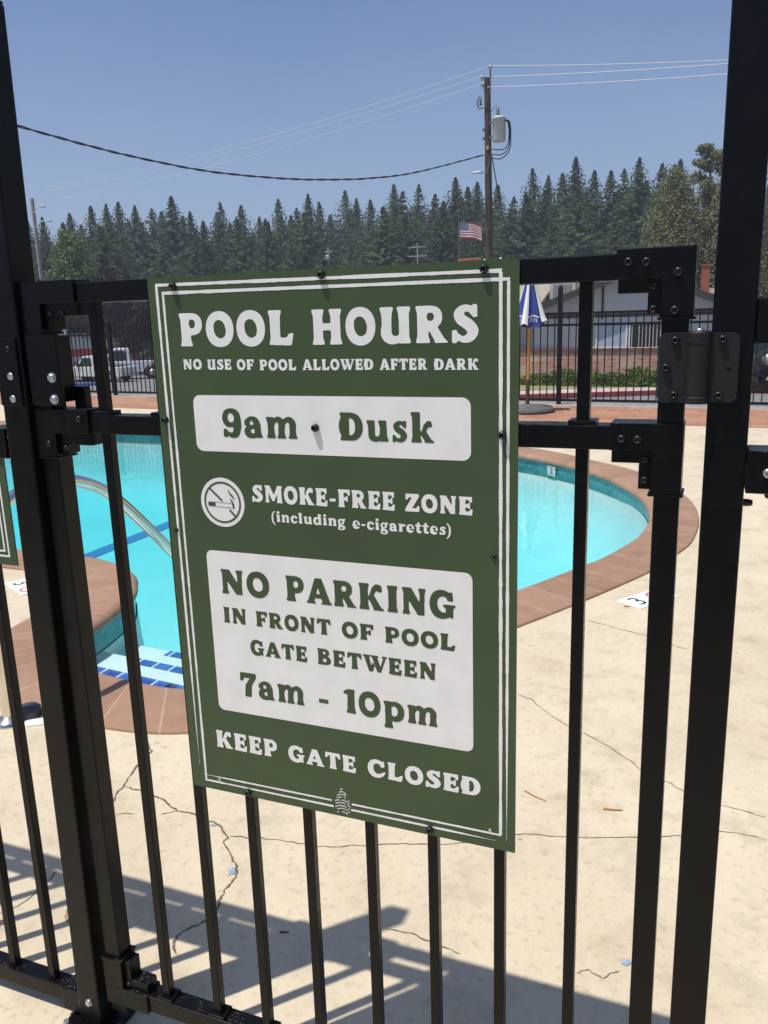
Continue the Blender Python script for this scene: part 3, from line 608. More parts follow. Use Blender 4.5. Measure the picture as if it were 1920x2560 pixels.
# fixed fence panels either side of the gate
def panel(label, xa, xb, picks):
    t = thing('picket_fence', label, 'fence', ((xa+xb)/2, .02, 0))
    for a, b in ((.030,.068),(1.272,1.308),(1.462,1.500)): bx(t, 'rail', xa, xb, Y0, Y1, a, b)
    for p in picks: bx(t, 'picket', p, p+.0178, .014, .0318, .055, 1.470, bv=.0015)
    return t
fl = panel('black picket fence left of the latch post, carrying a smaller green sign', -1.95, -.352, [-.4545-.1155*k for k in range(13)])
b_ = bx(fl, 'rail_bracket', -.402, -.3455, -.004, .050, 1.262, 1.318); bolt(b_, -.377, -.004, 1.292, .0066, .006, 'zinc', hexa=True)
b_ = bx(fl, 'rail_bracket', -.402, -.3455, -.004, .050, 1.452, 1.508)
b_ = bx(fl, 'rail_bracket', -.402, -.3455, -.004, .050, .022, .076)
fr = panel('black picket fence at the right edge, fixed to the hinge post', .909, 2.45, [1.005+.1155*k for k in range(12)])
b_ = bx(fr, 'rail_bracket', .9085, .965, -.004, .050, 1.262, 1.318); bolt(b_, .934, -.004, 1.290, .0066, .006, 'zinc')
bolt(b_, .938, .022, 1.262, .0055, .010, 'bolt', Mx=Matrix.Rotation(R(180), 4, 'X'))
b_ = bx(fr, 'rail_bracket', .9085, .965, -.004, .050, 1.452, 1.508)
b_ = bx(fr, 'rail_bracket', .9085, .965, -.004, .050, .022, .076)

# second, smaller sign on the left panel
s2 = thing('small_sign', 'smaller green sign with white border on the left fence, cut by the photo edge', 'sign', (-.59, 0, 1.052))
mb = MB(); mb.box(-.82, -.362, .0005, .0030, 1.052, 1.360); mb.build('backing_plate', M['green'], s2)
mb = MB(); y_ = .0001
for q, w in ((.016,.004),(.026,.004)):
    for a in ((-.82+q,-.362-q,1.052+q,1.052+q+w),(-.82+q,-.362-q,1.36-q-w,1.36-q),(-.82+q,-.82+q+w,1.052+q+w,1.36-q-w),(-.362-q-w,-.362-q,1.052+q+w,1.36-q-w)):
        mb.quad((a[0],y_,a[2]),(a[1],y_,a[2]),(a[1],y_,a[3]),(a[0],y_,a[3]))
mb.build('border', M['white'], s2)
# ------------------------------------------------------------------ pool outline (measured on the ground, metres)
INNER = [(-13,8.57),(-10,8.54),(-7.87,8.51),(-6.44,8.47),(-4,8.33),(-2.2,7.98),(-1.08,7.48),(-.43,6.96),(-.04,6.48),(.28,5.85),(.41,5.40),(.46,4.98),(.45,4.64),(.41,4.36),(.28,3.92),(.18,3.69),(-.09,3.13),(-.42,2.50),(-.72,1.93),(-.92,1.62),(-1.14,1.49),(-1.41,1.49),(-1.66,1.53),(-1.88,1.63),(-2.0,1.80),(-2.03,2.0),(-2.1,2.3),(-2.17,2.48),(-2.26,2.61),(-2.38,2.75),(-2.55,2.86),(-2.72,2.93),(-2.94,2.97),(-3.5,2.98),(-7,2.98),(-13,2.98)]
OUTER = [(-13,8.93),(-10,8.90),(-7.87,8.87),(-6.44,8.83),(-4,8.69),(-2.05,8.33),(-.9,7.78),(-.2,7.16),(.26,6.66),(.60,5.95),(.74,5.45),(.79,4.98),(.78,4.58),(.74,4.26),(.60,3.78),(.50,3.52),(.22,2.94),(-.10,2.34),(-.38,1.80),(-.60,1.42),(-.90,1.17),(-1.28,1.10),(-1.72,1.15),(-2.05,1.27),(-2.30,1.50),(-2.39,1.80),(-2.43,2.03),(-2.48,2.20),(-2.54,2.31),(-2.63,2.42),(-2.74,2.50),(-2.86,2.56),(-3.0,2.60),(-3.5,2.62),(-7,2.62),(-13,2.62)]
SUBD = 7
pin = [(p.x, p.y) for p in bez([(x, y, 0) for x, y in INNER], SUBD)]
pout = [(p.x, p.y) for p in bez([(x, y, 0) for x, y in OUTER], SUBD)]
WATER = -.112
FENCE = lambda x: 12.20 - .075*(x+1)
STRIP = lambda x: 10.02 - .088*(x-.6)
def sstep(a, b, x):
    t = min(1, max(0, (x-a)/(b-a))); return t*t*(3-2*t)
STREET = lambda y: -.70 - .028*y

# ---- deck: one sheet with a hole for the pool
lot_m = mat('front_asphalt', (.13,.127,.12), .9, noise=.3, nscale=3, bump=.15, bscale=50)
mb = MB(); mb.quad((-30,-2.55,-.035), (30,-2.55,-.035), (30,-25,-.035), (-30,-25,-.035)); tag(mb.build('front_parking', lot_m), kind='structure')
deck_m = mat('cream_concrete_deck', (.60,.515,.375), .85, bump=.22, bscale=110)
ns, ls, p = nd(deck_m)
t1 = tex(deck_m, 'ShaderNodeTexNoise', scale=1.3, Detail=8, Roughness=.65)
t2 = tex(deck_m, 'ShaderNodeTexNoise', scale=4.6, Detail=9, Roughness=.72)
t3 = tex(deck_m, 'ShaderNodeTexNoise', scale=42, Detail=3)
t4 = tex(deck_m, 'ShaderNodeTexVoronoi', scale=6.5, Randomness=1.0)
c = mixc(deck_m, rng(deck_m, t1.outputs['Fac'], .38, .66), (.61,.53,.385), (.525,.445,.315))
c = mixc(deck_m, rng(deck_m, t2.outputs['Fac'], .50, .72, 0, .85), c, (.41,.345,.25))
c = mixc(deck_m, rng(deck_m, t3.outputs['Fac'], .56, .78, 0, .6), c, (.33,.27,.19))
c = mixc(deck_m, rng(deck_m, t4.outputs['Distance'], .022, .055, .72, 0), c, (.16,.125,.09))
t5 = tex(deck_m, 'ShaderNodeTexNoise', scale=2.6, Detail=7, Roughness=.75)
c = mixc(deck_m, rng(deck_m, t5.outputs['Fac'], .57, .72, 0, .65), c, (.38,.26,.17))
ls.new(c, p.inputs['Base Color'])
n = 24
edge = [(-16+30*k/n, -2.6) for k in range(n+1)] + [(14, FENCE(14)+.28)] + [(14-30*k/n, FENCE(14-30*k/n)+.28) for k in range(1, n+1)]
# the outline of the pool is cut along the middle of the coping
mid = [((a[0]*.3+b[0]*.7), (a[1]*.3+b[1]*.7)) for a, b in zip(pin, pout)]
mid = [(max(x, -12.9), y) for x, y in mid]
loops = [[Vector((x, y, 0)) for x, y in edge], [Vector((x, y, 0)) for x, y in mid]]
tri = tessellate_polygon(loops); pts = [v for l in loops for v in l]
mb = MB(); mb.add(pts, [tuple(t) for t in tri])
ne = len(edge); low = [Vector((v.x, v.y, -3.5)) for v in loops[0]]
mb.add(loops[0] + low, [(i, (i+1) % ne, ne+(i+1) % ne, ne+i) for i in range(ne)])
deck = tag(mb.build('pool_deck', deck_m), kind='structure')
OFF[deck.name] = Vector((0,0,0))
crack_m = mat('crack_dirt', (.19,.148,.10), .95, noise=.5, nscale=25)
for ci, c in enumerate(CRACKS):
    P = bez([(x, y, 0) for x, y in c], 7); w0 = .0078 if ci in (0, 1, 4) else .0042
    A = []; B = []; n = len(P); off = Vector((0,0,0))
    for i, q in enumerate(P):
        off = off*.7 + Vector((random.uniform(-1,1), random.uniform(-1,1), 0))*.0040
        t = (P[min(i+1,n-1)]-P[max(i-1,0)]).normalized(); w = w0*random.uniform(.3, 1.15)*(1 if 1 < i < n-2 else .4)
        A.append((q.x+off.x-t.y*w*.5, q.y+off.y+t.x*w*.5, .0012)); B.append((q.x+off.x+t.y*w*.5, q.y+off.y-t.x*w*.5, .0012))
    mb = MB(); mb.add(A+B, [(i, i+1, n+i+1, n+i) for i in range(n-1)]); mb.build('crack', crack_m, deck)
# bits of old blue paint and a white patch left on the concrete
blue_chip = mat('old_blue_paint', (.30,.39,.50), .7, noise=.3, nscale=60)
def blot(name, m, x, y, r, sq=1, rot=0, z=.0022, parent=deck, jag=.4):
    k = 14; o = []
    for i in range(k):
        a = 2*math.pi*i/k; q = r*(1+random.uniform(-jag, jag)); u, v = q*math.cos(a), q*sq*math.sin(a)
        o.append((x+u*math.cos(rot)-v*math.sin(rot), y+u*math.sin(rot)+v*math.cos(rot)))
    mb = MB(); plate2 = tessellate_polygon([[Vector((a, b, 0)) for a, b in o]]); mb.add([(a, b, z) for a, b in o], [tuple(t) for t in plate2]); return mb.build(name, m, parent)
blot('paint_chip', blue_chip, -.315, .548, .009, 1.7, .3); blot('paint_chip', blue_chip, -.486, .717, .009, .6); blot('paint_chip', blue_chip, .745, .579, .011, 1.0)
blot('paint_patch', mat('white_patch', (.74,.76,.78), .6, noise=.2, nscale=40), -1.525, 1.062, .058, .55, .5, jag=.25)
blot('rust_stain', mat('rust_stain', (.33,.25,.17), .9, noise=.4, nscale=30), -.62, .26, .02, 1.3, .4)

# ---- terracotta band and pale kerb under the far fence
def band(name, m, fa, fb, z, x0=-15.9, x1=13.9, n=20):
    mb = MB(); vs = []
    for k in range(n+1):
        x = x0+(x1-x0)*k/n; vs += [(x, fa(x), z), (x, fb(x), z)]
    mb.add(vs, [(2*i, 2*i+2, 2*i+3, 2*i+1) for i in range(n)]); return tag(mb.build(name, m), kind='structure')
terra_m = mat('terracotta_band', (.36,.185,.105), .8, noise=.25, nscale=1.6, bump=.1, col2=(.29,.135,.075))
ns, ls, p = nd(terra_m)
tb = tex(terra_m, 'ShaderNodeTexBrick', scale=1.0)
tb.inputs['Color1'].default_value = (.40,.205,.12,1); tb.inputs['Color2'].default_value = (.30,.14,.08,1); tb.inputs['Mortar'].default_value = (.22,.12,.08,1)
tb.inputs['Mortar Size'].default_value = .012; tb.inputs['Brick Width'].default_value = .42; tb.inputs['Row Height'].default_value = .30
tn = tex(terra_m, 'ShaderNodeTexNoise', scale=2.2, Detail=6)
ls.new(mixc(terra_m, rng(terra_m, tn.outputs['Fac'], .4, .7, 0, .6), tb.outputs['Color'], (.42,.23,.14)), p.inputs['Base Color'])
band('terracotta_path', terra_m, STRIP, lambda x: FENCE(x)-.16, .004)
kerb_m = mat('pale_concrete', (.42,.40,.37), .9, noise=.25, nscale=6)
band('fence_footing', kerb_m, lambda x: FENCE(x)-.16, lambda x: FENCE(x)+.24, .006)

# ---- coping with rounded nose
cop_m = mat('terracotta_coping', (.40,.235,.155), .75, bump=.08, bscale=60)
ns, ls, p = nd(cop_m)
uv = ns.new('ShaderNodeUVMap'); uv.uv_map = 'UVMap'
sep = ns.new('ShaderNodeSeparateXYZ'); ls.new(uv.outputs[0], sep.inputs[0])
def mth(m, op, a, b=None):
    ns, ls, p = nd(m); n = ns.new('ShaderNodeMath'); n.operation = op
    for i, q in enumerate((a, b)):
        if q is None: continue
        if isinstance(q, (int, float)): n.inputs[i].default_value = q
        else: ls.new(q, n.inputs[i])
    return n.outputs[0]
fr_ = mth(cop_m, 'FRACT', sep.outputs[0]); fl_ = mth(cop_m, 'FLOOR', sep.outputs[0])
jt = mth(cop_m, 'LESS_THAN', fr_, .035)
wn_ = ns.new('ShaderNodeTexWhiteNoise'); wn_.noise_dimensions = '1D'; ls.new(fl_, wn_.inputs['W'])
c = mixc(cop_m, wn_.outputs['Value'], (.325,.192,.120), (.262,.148,.090))
tn = tex(cop_m, 'ShaderNodeTexNoise', scale=9, Detail=6)
c = mixc(cop_m, rng(cop_m, tn.outputs['Fac'], .45, .75, 0, .45), c, (.40,.265,.185))
c = mixc(cop_m, mth(cop_m, 'MULTIPLY', jt, .45), c, (.50,.38,.28))
ls.new(c, p.inputs['Base Color'])
prof = [(1.0,.0),(1.0,.010),(.97,.013),(.5,.014),(.10,.014),(.03,.008),(-.02,-.008),(-.035,-.026),(-.02,-.042),(.06,-.05),(.16,-.05)]
vs = []; uvs = []; L = 0; N = len(pin)
for i in range(N):
    a, b = Vector(pin[i]), Vector(pout[i])
    if i: L += (((a+b)/2) - ((Vector(pin[i-1])+Vector(pout[i-1]))/2)).length
    for t, z in prof:
        q = a + (b-a)*t; vs.append((q.x, q.y, z)); uvs.append((L/.22, t))
k = len(prof)
mb = MB(); mb.add(vs, [(i*k+j, i*k+j+1, (i+1)*k+j+1, (i+1)*k+j) for i in range(N-1) for j in range(k-1)], True); mb.uv = uvs
tag(mb.build('pool_coping', cop_m), kind='structure')

# ---- shell: tile band, walls, floor
tile_m = mat('teal_waterline_tile', (.03,.17,.18), .25)
ns, ls, p = nd(tile_m)
tv = tex(tile_m, 'ShaderNodeTexVoronoi', scale=26); tv.feature = 'F1'
c = mixc(tile_m, tv.outputs['Color'], (.025,.16,.19), (.10,.30,.29))
tv2 = tex(tile_m, 'ShaderNodeTexNoise', scale=5, Detail=3)
ls.new(mixc(tile_m, rng(tile_m, tv2.outputs['Fac'], .4, .65, 0, .6), c, (.02,.11,.15)), p.inputs['Base Color'])
plas_m = mat('pool_plaster', (.62,.68,.685), .7, noise=.08, nscale=2.5)
FLOOR = lambda x: -.76 + .045*min(x, .5)
def wallring(name, m, z0, z1, inset):
    mb = MB(); vs = []
    for i in range(N):
        a, b = Vector(pin[i]), Vector(pout[i]); q = a + (b-a).normalized()*inset
        vs += [(q.x, q.y, z0 if z0 is not None else FLOOR(q.x)-.02), (q.x, q.y, z1)]
    f = [(2*i, 2*i+2, 2*i+3, 2*i+1) for i in range(N-1)]
    f.append((2*N-2, 0, 1, 2*N-1)); mb.add(vs, f); return tag(mb.build(name, m), kind='structure')
wallring('waterline_tile', tile_m, -.205, -.045, .012); wallring('pool_wall', plas_m, -.36, -.205, .018)
mb = MB(); vs = []; RD = [(-.02,-.20),(.02,-.42),(.10,-.60),(.26,-.80),(.55,-.93),(.95,-1.0)]
for a, b in zip(pin, pout):
    a = Vector(a); d = (a - Vector(b)).normalized(); k = .22 + .78*sstep(5.2, 6.8, a.y)
    for o, f in RD:
        q = a + d*o*k; vs.append((q.x, q.y, FLOOR(q.x)*-f if f > -1.0 else FLOOR(q.x)))
m_ = len(RD)
mb.add(vs, [(i*m_+j, i*m_+j+1, (i+1)*m_+j+1, (i+1)*m_+j) for i in range(N-1) for j in range(m_-1)], True)
inner = [Vector((vs[i*m_+m_-1][0], vs[i*m_+m_-1][1], 0)) for i in range(N)]
tri = tessellate_polygon([inner]); mb.add([(v.x, v.y, FLOOR(v.x)) for v in inner], [tuple(t) for t in tri])
tag(mb.build('pool_floor', plas_m), kind='structure')
blue_m = mat('blue_lane_tile', (.022,.085,.34), .25)
ns, ls, p = nd(blue_m)
tcb = ns.new('ShaderNodeTexCoord'); sx = ns.new('ShaderNodeSeparateXYZ'); ls.new(tcb.outputs['Object'], sx.inputs[0])
fx = mth(blue_m, 'FRACT', mth(blue_m, 'DIVIDE', sx.outputs[0], .105)); j = mth(blue_m, 'LESS_THAN', fx, .10)
wv = ns.new('ShaderNodeTexWhiteNoise'); wv.noise_dimensions = '1D'; ls.new(mth(blue_m, 'FLOOR', mth(blue_m, 'DIVIDE', sx.outputs[0], .105)), wv.inputs['W'])
c = mixc(blue_m, wv.outputs['Value'], (.018,.07,.30), (.035,.13,.42))
ls.new(mixc(blue_m, j, c, (.55,.62,.70)), p.inputs['Base Color'])
lane_m = mat('lane_line', (.03,.16,.42), .4)
mb = MB(); mb.box(-5.56, -5.36, 3.05, 8.3, FLOOR(-5.4)-.1, FLOOR(-5.4)+.012); tag(mb.build('lane_line', lane_m), kind='structure')
# entry steps
step_m = mat('water_tinted_step_plaster', (.54,.69,.69), .7, noise=.08, nscale=4)  # base colour carries the aqua tint of light passing through the water
RS = Matrix.Translation((-1.8,0,0)) @ Matrix.Rotation(R(-5.5), 4, 'Z') @ Matrix.Translation((1.8,0,0))
STEPS = ((-.120,1.765),(-.180,2.025),(-.245,2.285))
for z, y1 in STEPS:
    mb = MB(); mb.box(-2.35, -.02, 1.25, y1, -1.3, z, RS); tag(mb.build('pool_step', step_m), kind='structure')
    mb = MB(); mb.box(-2.05 if z > -.13 else -2.02 if z > -.2 else -2.03, -.02, y1-.056, y1+.003, z-.05, z+.003, RS); tag(mb.build('step_edge_tile', blue_m), kind='structure')

# ---- water body: clear absorbing volume with a rippled, partly mirroring surface
wm = bpy.data.materials.new('pool_water'); wm.use_nodes = True
nt = wm.node_tree; nt.nodes.clear()
o_ = nt.nodes.new('ShaderNodeOutputMaterial'); tr = nt.nodes.new('ShaderNodeBsdfTransparent'); gl_ = nt.nodes.new('ShaderNodeBsdfGlossy')
gl_.inputs['Roughness'].default_value = .02; mx = nt.nodes.new('ShaderNodeMixShader'); fn = nt.nodes.new('ShaderNodeFresnel'); fn.inputs['IOR'].default_value = 1.33
tc = nt.nodes.new('ShaderNodeTexCoord'); nz = nt.nodes.new('ShaderNodeTexNoise'); nz.inputs['Scale'].default_value = 3.2; nz.inputs['Detail'].default_value = 3
bp_ = nt.nodes.new('ShaderNodeBump'); bp_.inputs['Strength'].default_value = .24; bp_.inputs['Distance'].default_value = .02
nt.links.new(tc.outputs['Object'], nz.inputs['Vector']); nt.links.new(nz.outputs['Fac'], bp_.inputs['Height'])
nt.links.new(bp_.outputs[0], gl_.inputs['Normal']); nt.links.new(bp_.outputs[0], fn.inputs['Normal'])
nt.links.new(fn.outputs[0], mx.inputs[0]); nt.links.new(tr.outputs[0], mx.inputs[1]); nt.links.new(gl_.outputs[0], mx.inputs[2]); nt.links.new(mx.outputs[0], o_.inputs['Surface'])
va = nt.nodes.new('ShaderNodeVolumeAbsorption'); va.inputs['Density'].default_value = .46; va.inputs['Color'].default_value = (0,.90,.935,1)
nt.links.new(va.outputs[0], o_.inputs['Volume'])
wl = [Vector((a[0]+(b[0]-a[0])*.12, a[1]+(b[1]-a[1])*.12, 0)) for a, b in zip(pin, pout)]
tri = tessellate_polygon([wl]); n = len(wl); mb = MB()
mb.add([(v.x, v.y, WATER) for v in wl] + [(v.x, v.y, -1.9) for v in wl], [tuple(t) for t in tri] + [tuple(q+n for q in t) for t in tri] + [(i, (i+1) % n, n+(i+1) % n, n+i) for i in range(n)])
tag(mb.build('water', wm), kind='structure')

# ---- depth markers
def text_mesh(txt, size):
    cu = bpy.data.curves.new('txt', 'FONT'); cu.body = txt; cu.size = size; cu.align_x = 'CENTER'; cu.align_y = 'CENTER'
    o = bpy.data.objects.new('txt', cu); COL.objects.link(o)
    me = bpy.data.meshes.new_from_object(o.evaluated_get(bpy.context.evaluated_depsgraph_get()))
    V = [v.co.copy() for v in me.vertices]; F = [tuple(p.vertices) for p in me.polygons]
    bpy.data.objects.remove(o); bpy.data.curves.remove(cu); bpy.data.meshes.remove(me); return V, F
ink = mat('marker_black', (.02,.02,.022), .5); red_ink = mat('marker_red', (.55,.06,.09), .5); mark_w = mat('marker_white', (.78,.78,.77), .5)
def ringmesh(r0, r1, n=28): 
    vs = [(r*math.cos(2*math.pi*k/n), r*math.sin(2*math.pi*k/n)) for r in (r0, r1) for k in range(n)]
    return vs, [(k, (k+1) % n, n+(k+1) % n, n+k) for k in range(n)]
def marker(label, x, y, rot):
    t = thing('depth_marker', label, 'floor tile', (x, y, 0), group='depth marker tiles set in the deck')
    Mx = Matrix.Translation((x, y, 0)) @ Matrix.Rotation(rot, 4, 'Z')
    mb = MB(); mb.box(-.155, .155, -.078, .078, .0005, .0042, Mx); mb.build('tile', mark_w, t)
    V, F = text_mesh('3', .15); mb = MB(); mb.add([Mx @ Vector((v.x*.95-.075, v.y, .0050)) for v in V], F)
    mb.build('number', ink, t)
    V, F = ringmesh(.048, .058); mb = MB(); mb.add([Mx @ Vector((a+.075, b, .0050)) for a, b in V], F); mb.box(.032, .118, -.0045, .0045, .0043, .0047, Mx @ Matrix.Translation((.075,0,0)) @ Matrix.Rotation(R(-45),4,'Z') @ Matrix.Translation((-.075,0,0))); mb.build('no_diving_ring', red_ink, t)
marker('white depth marker tile with a 3, beside the right end of the pool', .585, 3.19, R(56))
marker('white depth marker tile with a red ring, on the deck left of the latch post', -2.86, 2.37, R(-27))
t = thing('waterline_marker', 'small white tile with a black 3 at the waterline of the far pool wall', 'tile', (-.62, 7.1, -.1))
i0 = min(range(N), key=lambda i: (pin[i][0]+.66)**2 + (pin[i][1]-7.16)**2)
a = Vector(pin[i0]); tg = (Vector(pin[i0+1])-Vector(pin[i0-1])).normalized(); nrm = Vector((tg.y, -tg.x)); nrm = nrm if nrm.y < 0 else -nrm
a = a + nrm*.004; Mx = Matrix.Translation((a.x, a.y, -.105)) @ Matrix.Rotation(math.atan2(nrm.x, -nrm.y), 4, 'Z')
mb = MB(); mb.box(-.066, .066, -.003, .003, -.055, .045, Mx); mb.build('tile', mat('weathered_white_tile', (.46,.55,.54), .4, noise=.3, nscale=30), t)
V, F = text_mesh('3', .085); mb = MB(); mb.add([Mx @ Vector((v.x, -.0045, v.y+.003)) for v in V], F); mb.build('number', ink, t)

# ---- hand rail at the steps
hr = thing('pool_handrail', 'curved stainless steel handrail going down into the pool steps', 'handrail', (-1.62, 1.03, 0))
path = bez([(-1.62,1.03,0),(-1.62,1.03,.45),(-1.615,1.045,.70),(-1.61,1.12,.835),(-1.605,1.30,.885),(-1.60,1.50,.868),(-1.60,1.70,.775),(-1.60,1.90,.60),(-1.60,2.11,.39),(-1.60,2.42,.08),(-1.60,2.58,-.10),(-1.60,2.60,-.28),(-1.60,2.60,-.54)], 7)
mb = MB(); mb.tube(path, .0245, 16); mb.build('rail', M['steel'], hr)
mb = MB(); mb.lathe([(.062,0),(.062,.006),(.05,.016),(.032,.026),(.0255,.03)], Matrix.Translation((-1.62,1.03,.001)), 24); mb.build('escutcheon', M['steel'], hr)
cap = thing('anchor_cap', 'dark round deck anchor cap beside the handrail base', 'anchor', (-1.585, 1.10, 0))
mb = MB(); mb.lathe([(.045,0),(.045,.03),(.036,.04),(0,.042)], Matrix.Translation((-1.585,1.10,.001)), 20); mb.build('cap', mat('anchor_grey', (.05,.05,.055), .4), cap)

# ---- twigs and needles on the concrete
tw_m = mat('dry_needle', (.40,.14,.05), .8); tw2 = mat('dry_twig', (.42,.22,.07), .8); tw3 = mat('dark_twig', (.05,.04,.03), .9)
def twig(label, a, b, r, m):
    t = thing('twig', label, 'twig', (a[0], a[1], 0)); A = Vector((a[0], a[1], r*.9)); B = Vector((b[0], b[1], r*.9)); mid_ = (A+B)/2 + Vector(((B-A).y, -(B-A).x, 0))*.05
    mb = MB(); mb.tube([A, mid_, B], [r, r, r*.5], 6); mb.build('stalk', m, t)
twig('thin reddish pine needle lying on the concrete just right of the sign', (.367,1.207), (.442,1.172), .0022, tw_m)
twig('short orange twig lying on the concrete left of the right gate stile', (.615,1.188), (.671,1.199), .0035, tw2)
twig('brown twig scrap beside the right depth marker tile', (.480,3.034), (.507,3.037), .004, tw2)
twig('dark twig lying in the shadow of the sign', (-.073,.387), (-.051,.395), .002, tw3)
# ------------------------------------------------------------------ terrain beyond the deck, one sheet to the horizon
def HGT(x, y):
    z = max(STREET(y), -2.9) - .02
    z += sstep(-6, 8, x) * sstep(40, 72, y) * 8.5                       # grassy bank on the right
    z += sstep(112, 260, math.hypot(x, y)) * 16
    if y < 16: z = min(z, -1.6)
    return z
xs = [-420,-340,-280,-230,-190] + list(range(-160, 161, 8)) + [190,230,280,340,420]
ys = [-110,-80,-50,-30,-16] + list(range(-8, 200, 6)) + [230,280,340,410,500]
grass_m = mat('dry_hill_grass', (.10,.14,.035), .95, col2=(.19,.17,.075), nscale=.22, detail=8)
mb = MB(); mb.add([(x, y, HGT(x, y)) for y in ys for x in xs], [(j*len(xs)+i, j*len(xs)+i+1, (j+1)*len(xs)+i+1, (j+1)*len(xs)+i) for j in range(len(ys)-1) for i in range(len(xs)-1)], True)
tag(mb.build('ground', grass_m), kind='structure')
asph = mat('asphalt', (.20,.195,.19), .92, noise=.22, nscale=1.4, bump=.1, bscale=30)
KY = lambda x: 26.33 + .60*(x+5.25)
mb = MB(); vs = []
for k in range(31):
    x = -84 + 3.4*k; ya = FENCE(max(x, -15.9))+.27 if x > -17 else 13.0; yb = KY(x)-.02 if x > -13 else min(62, 21.7 + (-13-x)*2.2)
    for q in range(7): y = ya+(yb-ya)*q/6; vs.append((x, y, STREET(y)))
mb.add(vs, [(7*i+j, 7*i+7+j, 7*i+8+j, 7*i+1+j) for i in range(30) for j in range(6)])
tag(mb.build('road', asph), kind='structure')
kerb_red = mat('red_kerb_paint', (.36,.07,.075), .7, noise=.25, nscale=3); kerb_top = mat('pinkish_concrete', (.52,.43,.38), .85, noise=.2, nscale=2)
def kerbline(name, m, o0, o1, z0, z1, xa=-13, xb=12, n=14):
    mb = MB(); d = Vector((1, .60, 0)).normalized(); nr = Vector((-d.y, d.x, 0)); vs = []
    for k in range(n+1):
        x = xa+(xb-xa)*k/n; c = Vector((x, KY(x), 0)); z = STREET(c.y)
        for o, zz in ((o0, z0), (o0, z1), (o1, z1), (o1, z0)):
            q = c + nr*o; vs.append((q.x, q.y, z+zz))
    mb.add(vs, [(4*i+j, 4*i+4+j, 4*i+4+(j+1) % 4, 4*i+(j+1) % 4) for i in range(n) for j in range(4)]); return tag(mb.build(name, m), kind='structure')
kerbline('kerb', kerb_red, 0, .15, -.1, .17); kerbline('pavement', kerb_top, .152, 1.3, -.1, .172)
verge_m = mat('dry_verge', (.28,.235,.14), .95, col2=(.17,.19,.07), nscale=1.2)
kerbline('grass_verge', verge_m, 1.302, 9.0, -.1, .165)

# ---- far pool fence, three runs between posts
def far_fence(label, xa, xb, posts):
    t = thing('pool_fence', label, 'fence', ((xa+xb)/2, FENCE((xa+xb)/2), 0))
    dx = Vector((1, -.075, 0)).normalized(); ang = math.atan(-.075)
    def at_(x, z): return Matrix.Translation((x, FENCE(x), z)) @ Matrix.Rotation(ang, 4, 'Z')
    Ln = (xb-xa)/math.cos(ang); xm = (xa+xb)/2
    for z in (.075, 1.245, 1.42):
        mb = MB(); mb.box(-Ln/2, Ln/2, -.018, .018, -.019, .019, at_(xm, z)); mb.build('rail', M['black_old'], t)
    first = None; n = int((xb-xa)/.1125)
    for k in range(n):
        x = xa + .07 + .1125*k
        if first is None:
            mb = MB(); mb.box(-.008, .008, -.008, .008, -.67, .69, at_(x, .735)); first = mb.build('picket', M['black_old'], t); fx0 = x
        else:
            o = first.copy(); COL.objects.link(o); o.parent = t; o.location = (x-fx0, FENCE(x)-FENCE(fx0), 0)
    for x, h in posts:
        mb = MB(); mb.box(-.032, .032, -.032, .032, 0, h, at_(x, 0)); mb.lathe([(.034,h),(.034,h+.02),(.018,h+.05),(0,h+.055)], at_(x, 0), 10); mb.build('post', M['black_old'], t)
    return t
far_fence('long black picket fence across the pool, in front of the parked white pickups', -15.6, -8.0, [(-13.2,1.5),(-10.85,1.5),(-8.55,1.5)])
far_fence('black picket fence run across the pool, hidden behind the big green sign', -8.0, -2.9, [(-6.2,1.5),(-3.85,1.5)])
far_fence('black picket fence across the pool with one taller post, behind the blue umbrella', -2.9, 5.6, [(-1.51,1.80),(1.95,1.5),(4.3,1.5)])

# ---- closed umbrella on its base
um = thing('patio_umbrella', 'closed blue and white striped umbrella on a wooden pole beside the far fence', 'umbrella', (-1.79, 11.2, 0))
wood_m = mat('honey_wood_pole', (.52,.27,.07), .5, noise=.25, nscale=9); brown_m = mat('dark_pole_sleeve', (.07,.045,.03), .6)
mb = MB(); mb.lathe([(0,0),(.40,0),(.41,.03),(.37,.075),(.12,.10),(.05,.115),(0,.12)], Matrix.Translation((-1.79,11.2,.005)), 28); mb.build('base', mat('grey_base', (.12,.115,.11), .8, noise=.3), um)
mb = MB(); mb.tube([(-1.79,11.2,.10),(-1.785,11.2,.48)], .030, 12); mb.build('sleeve', brown_m, um)
mb = MB(); mb.tube([(-1.785,11.2,.47),(-1.765,11.2,2.07)], .024, 12); mb.build('pole', wood_m, um)
blue_c = mat('blue_canvas', (.030,.058,.30), .8, noise=.3, nscale=6); white_c = mat('white_canvas', (.74,.73,.68), .8, noise=.12, nscale=5)
cx, cy = -1.765, 11.2
UA = [-106,-82,-30,12,64,100,150,200,254]
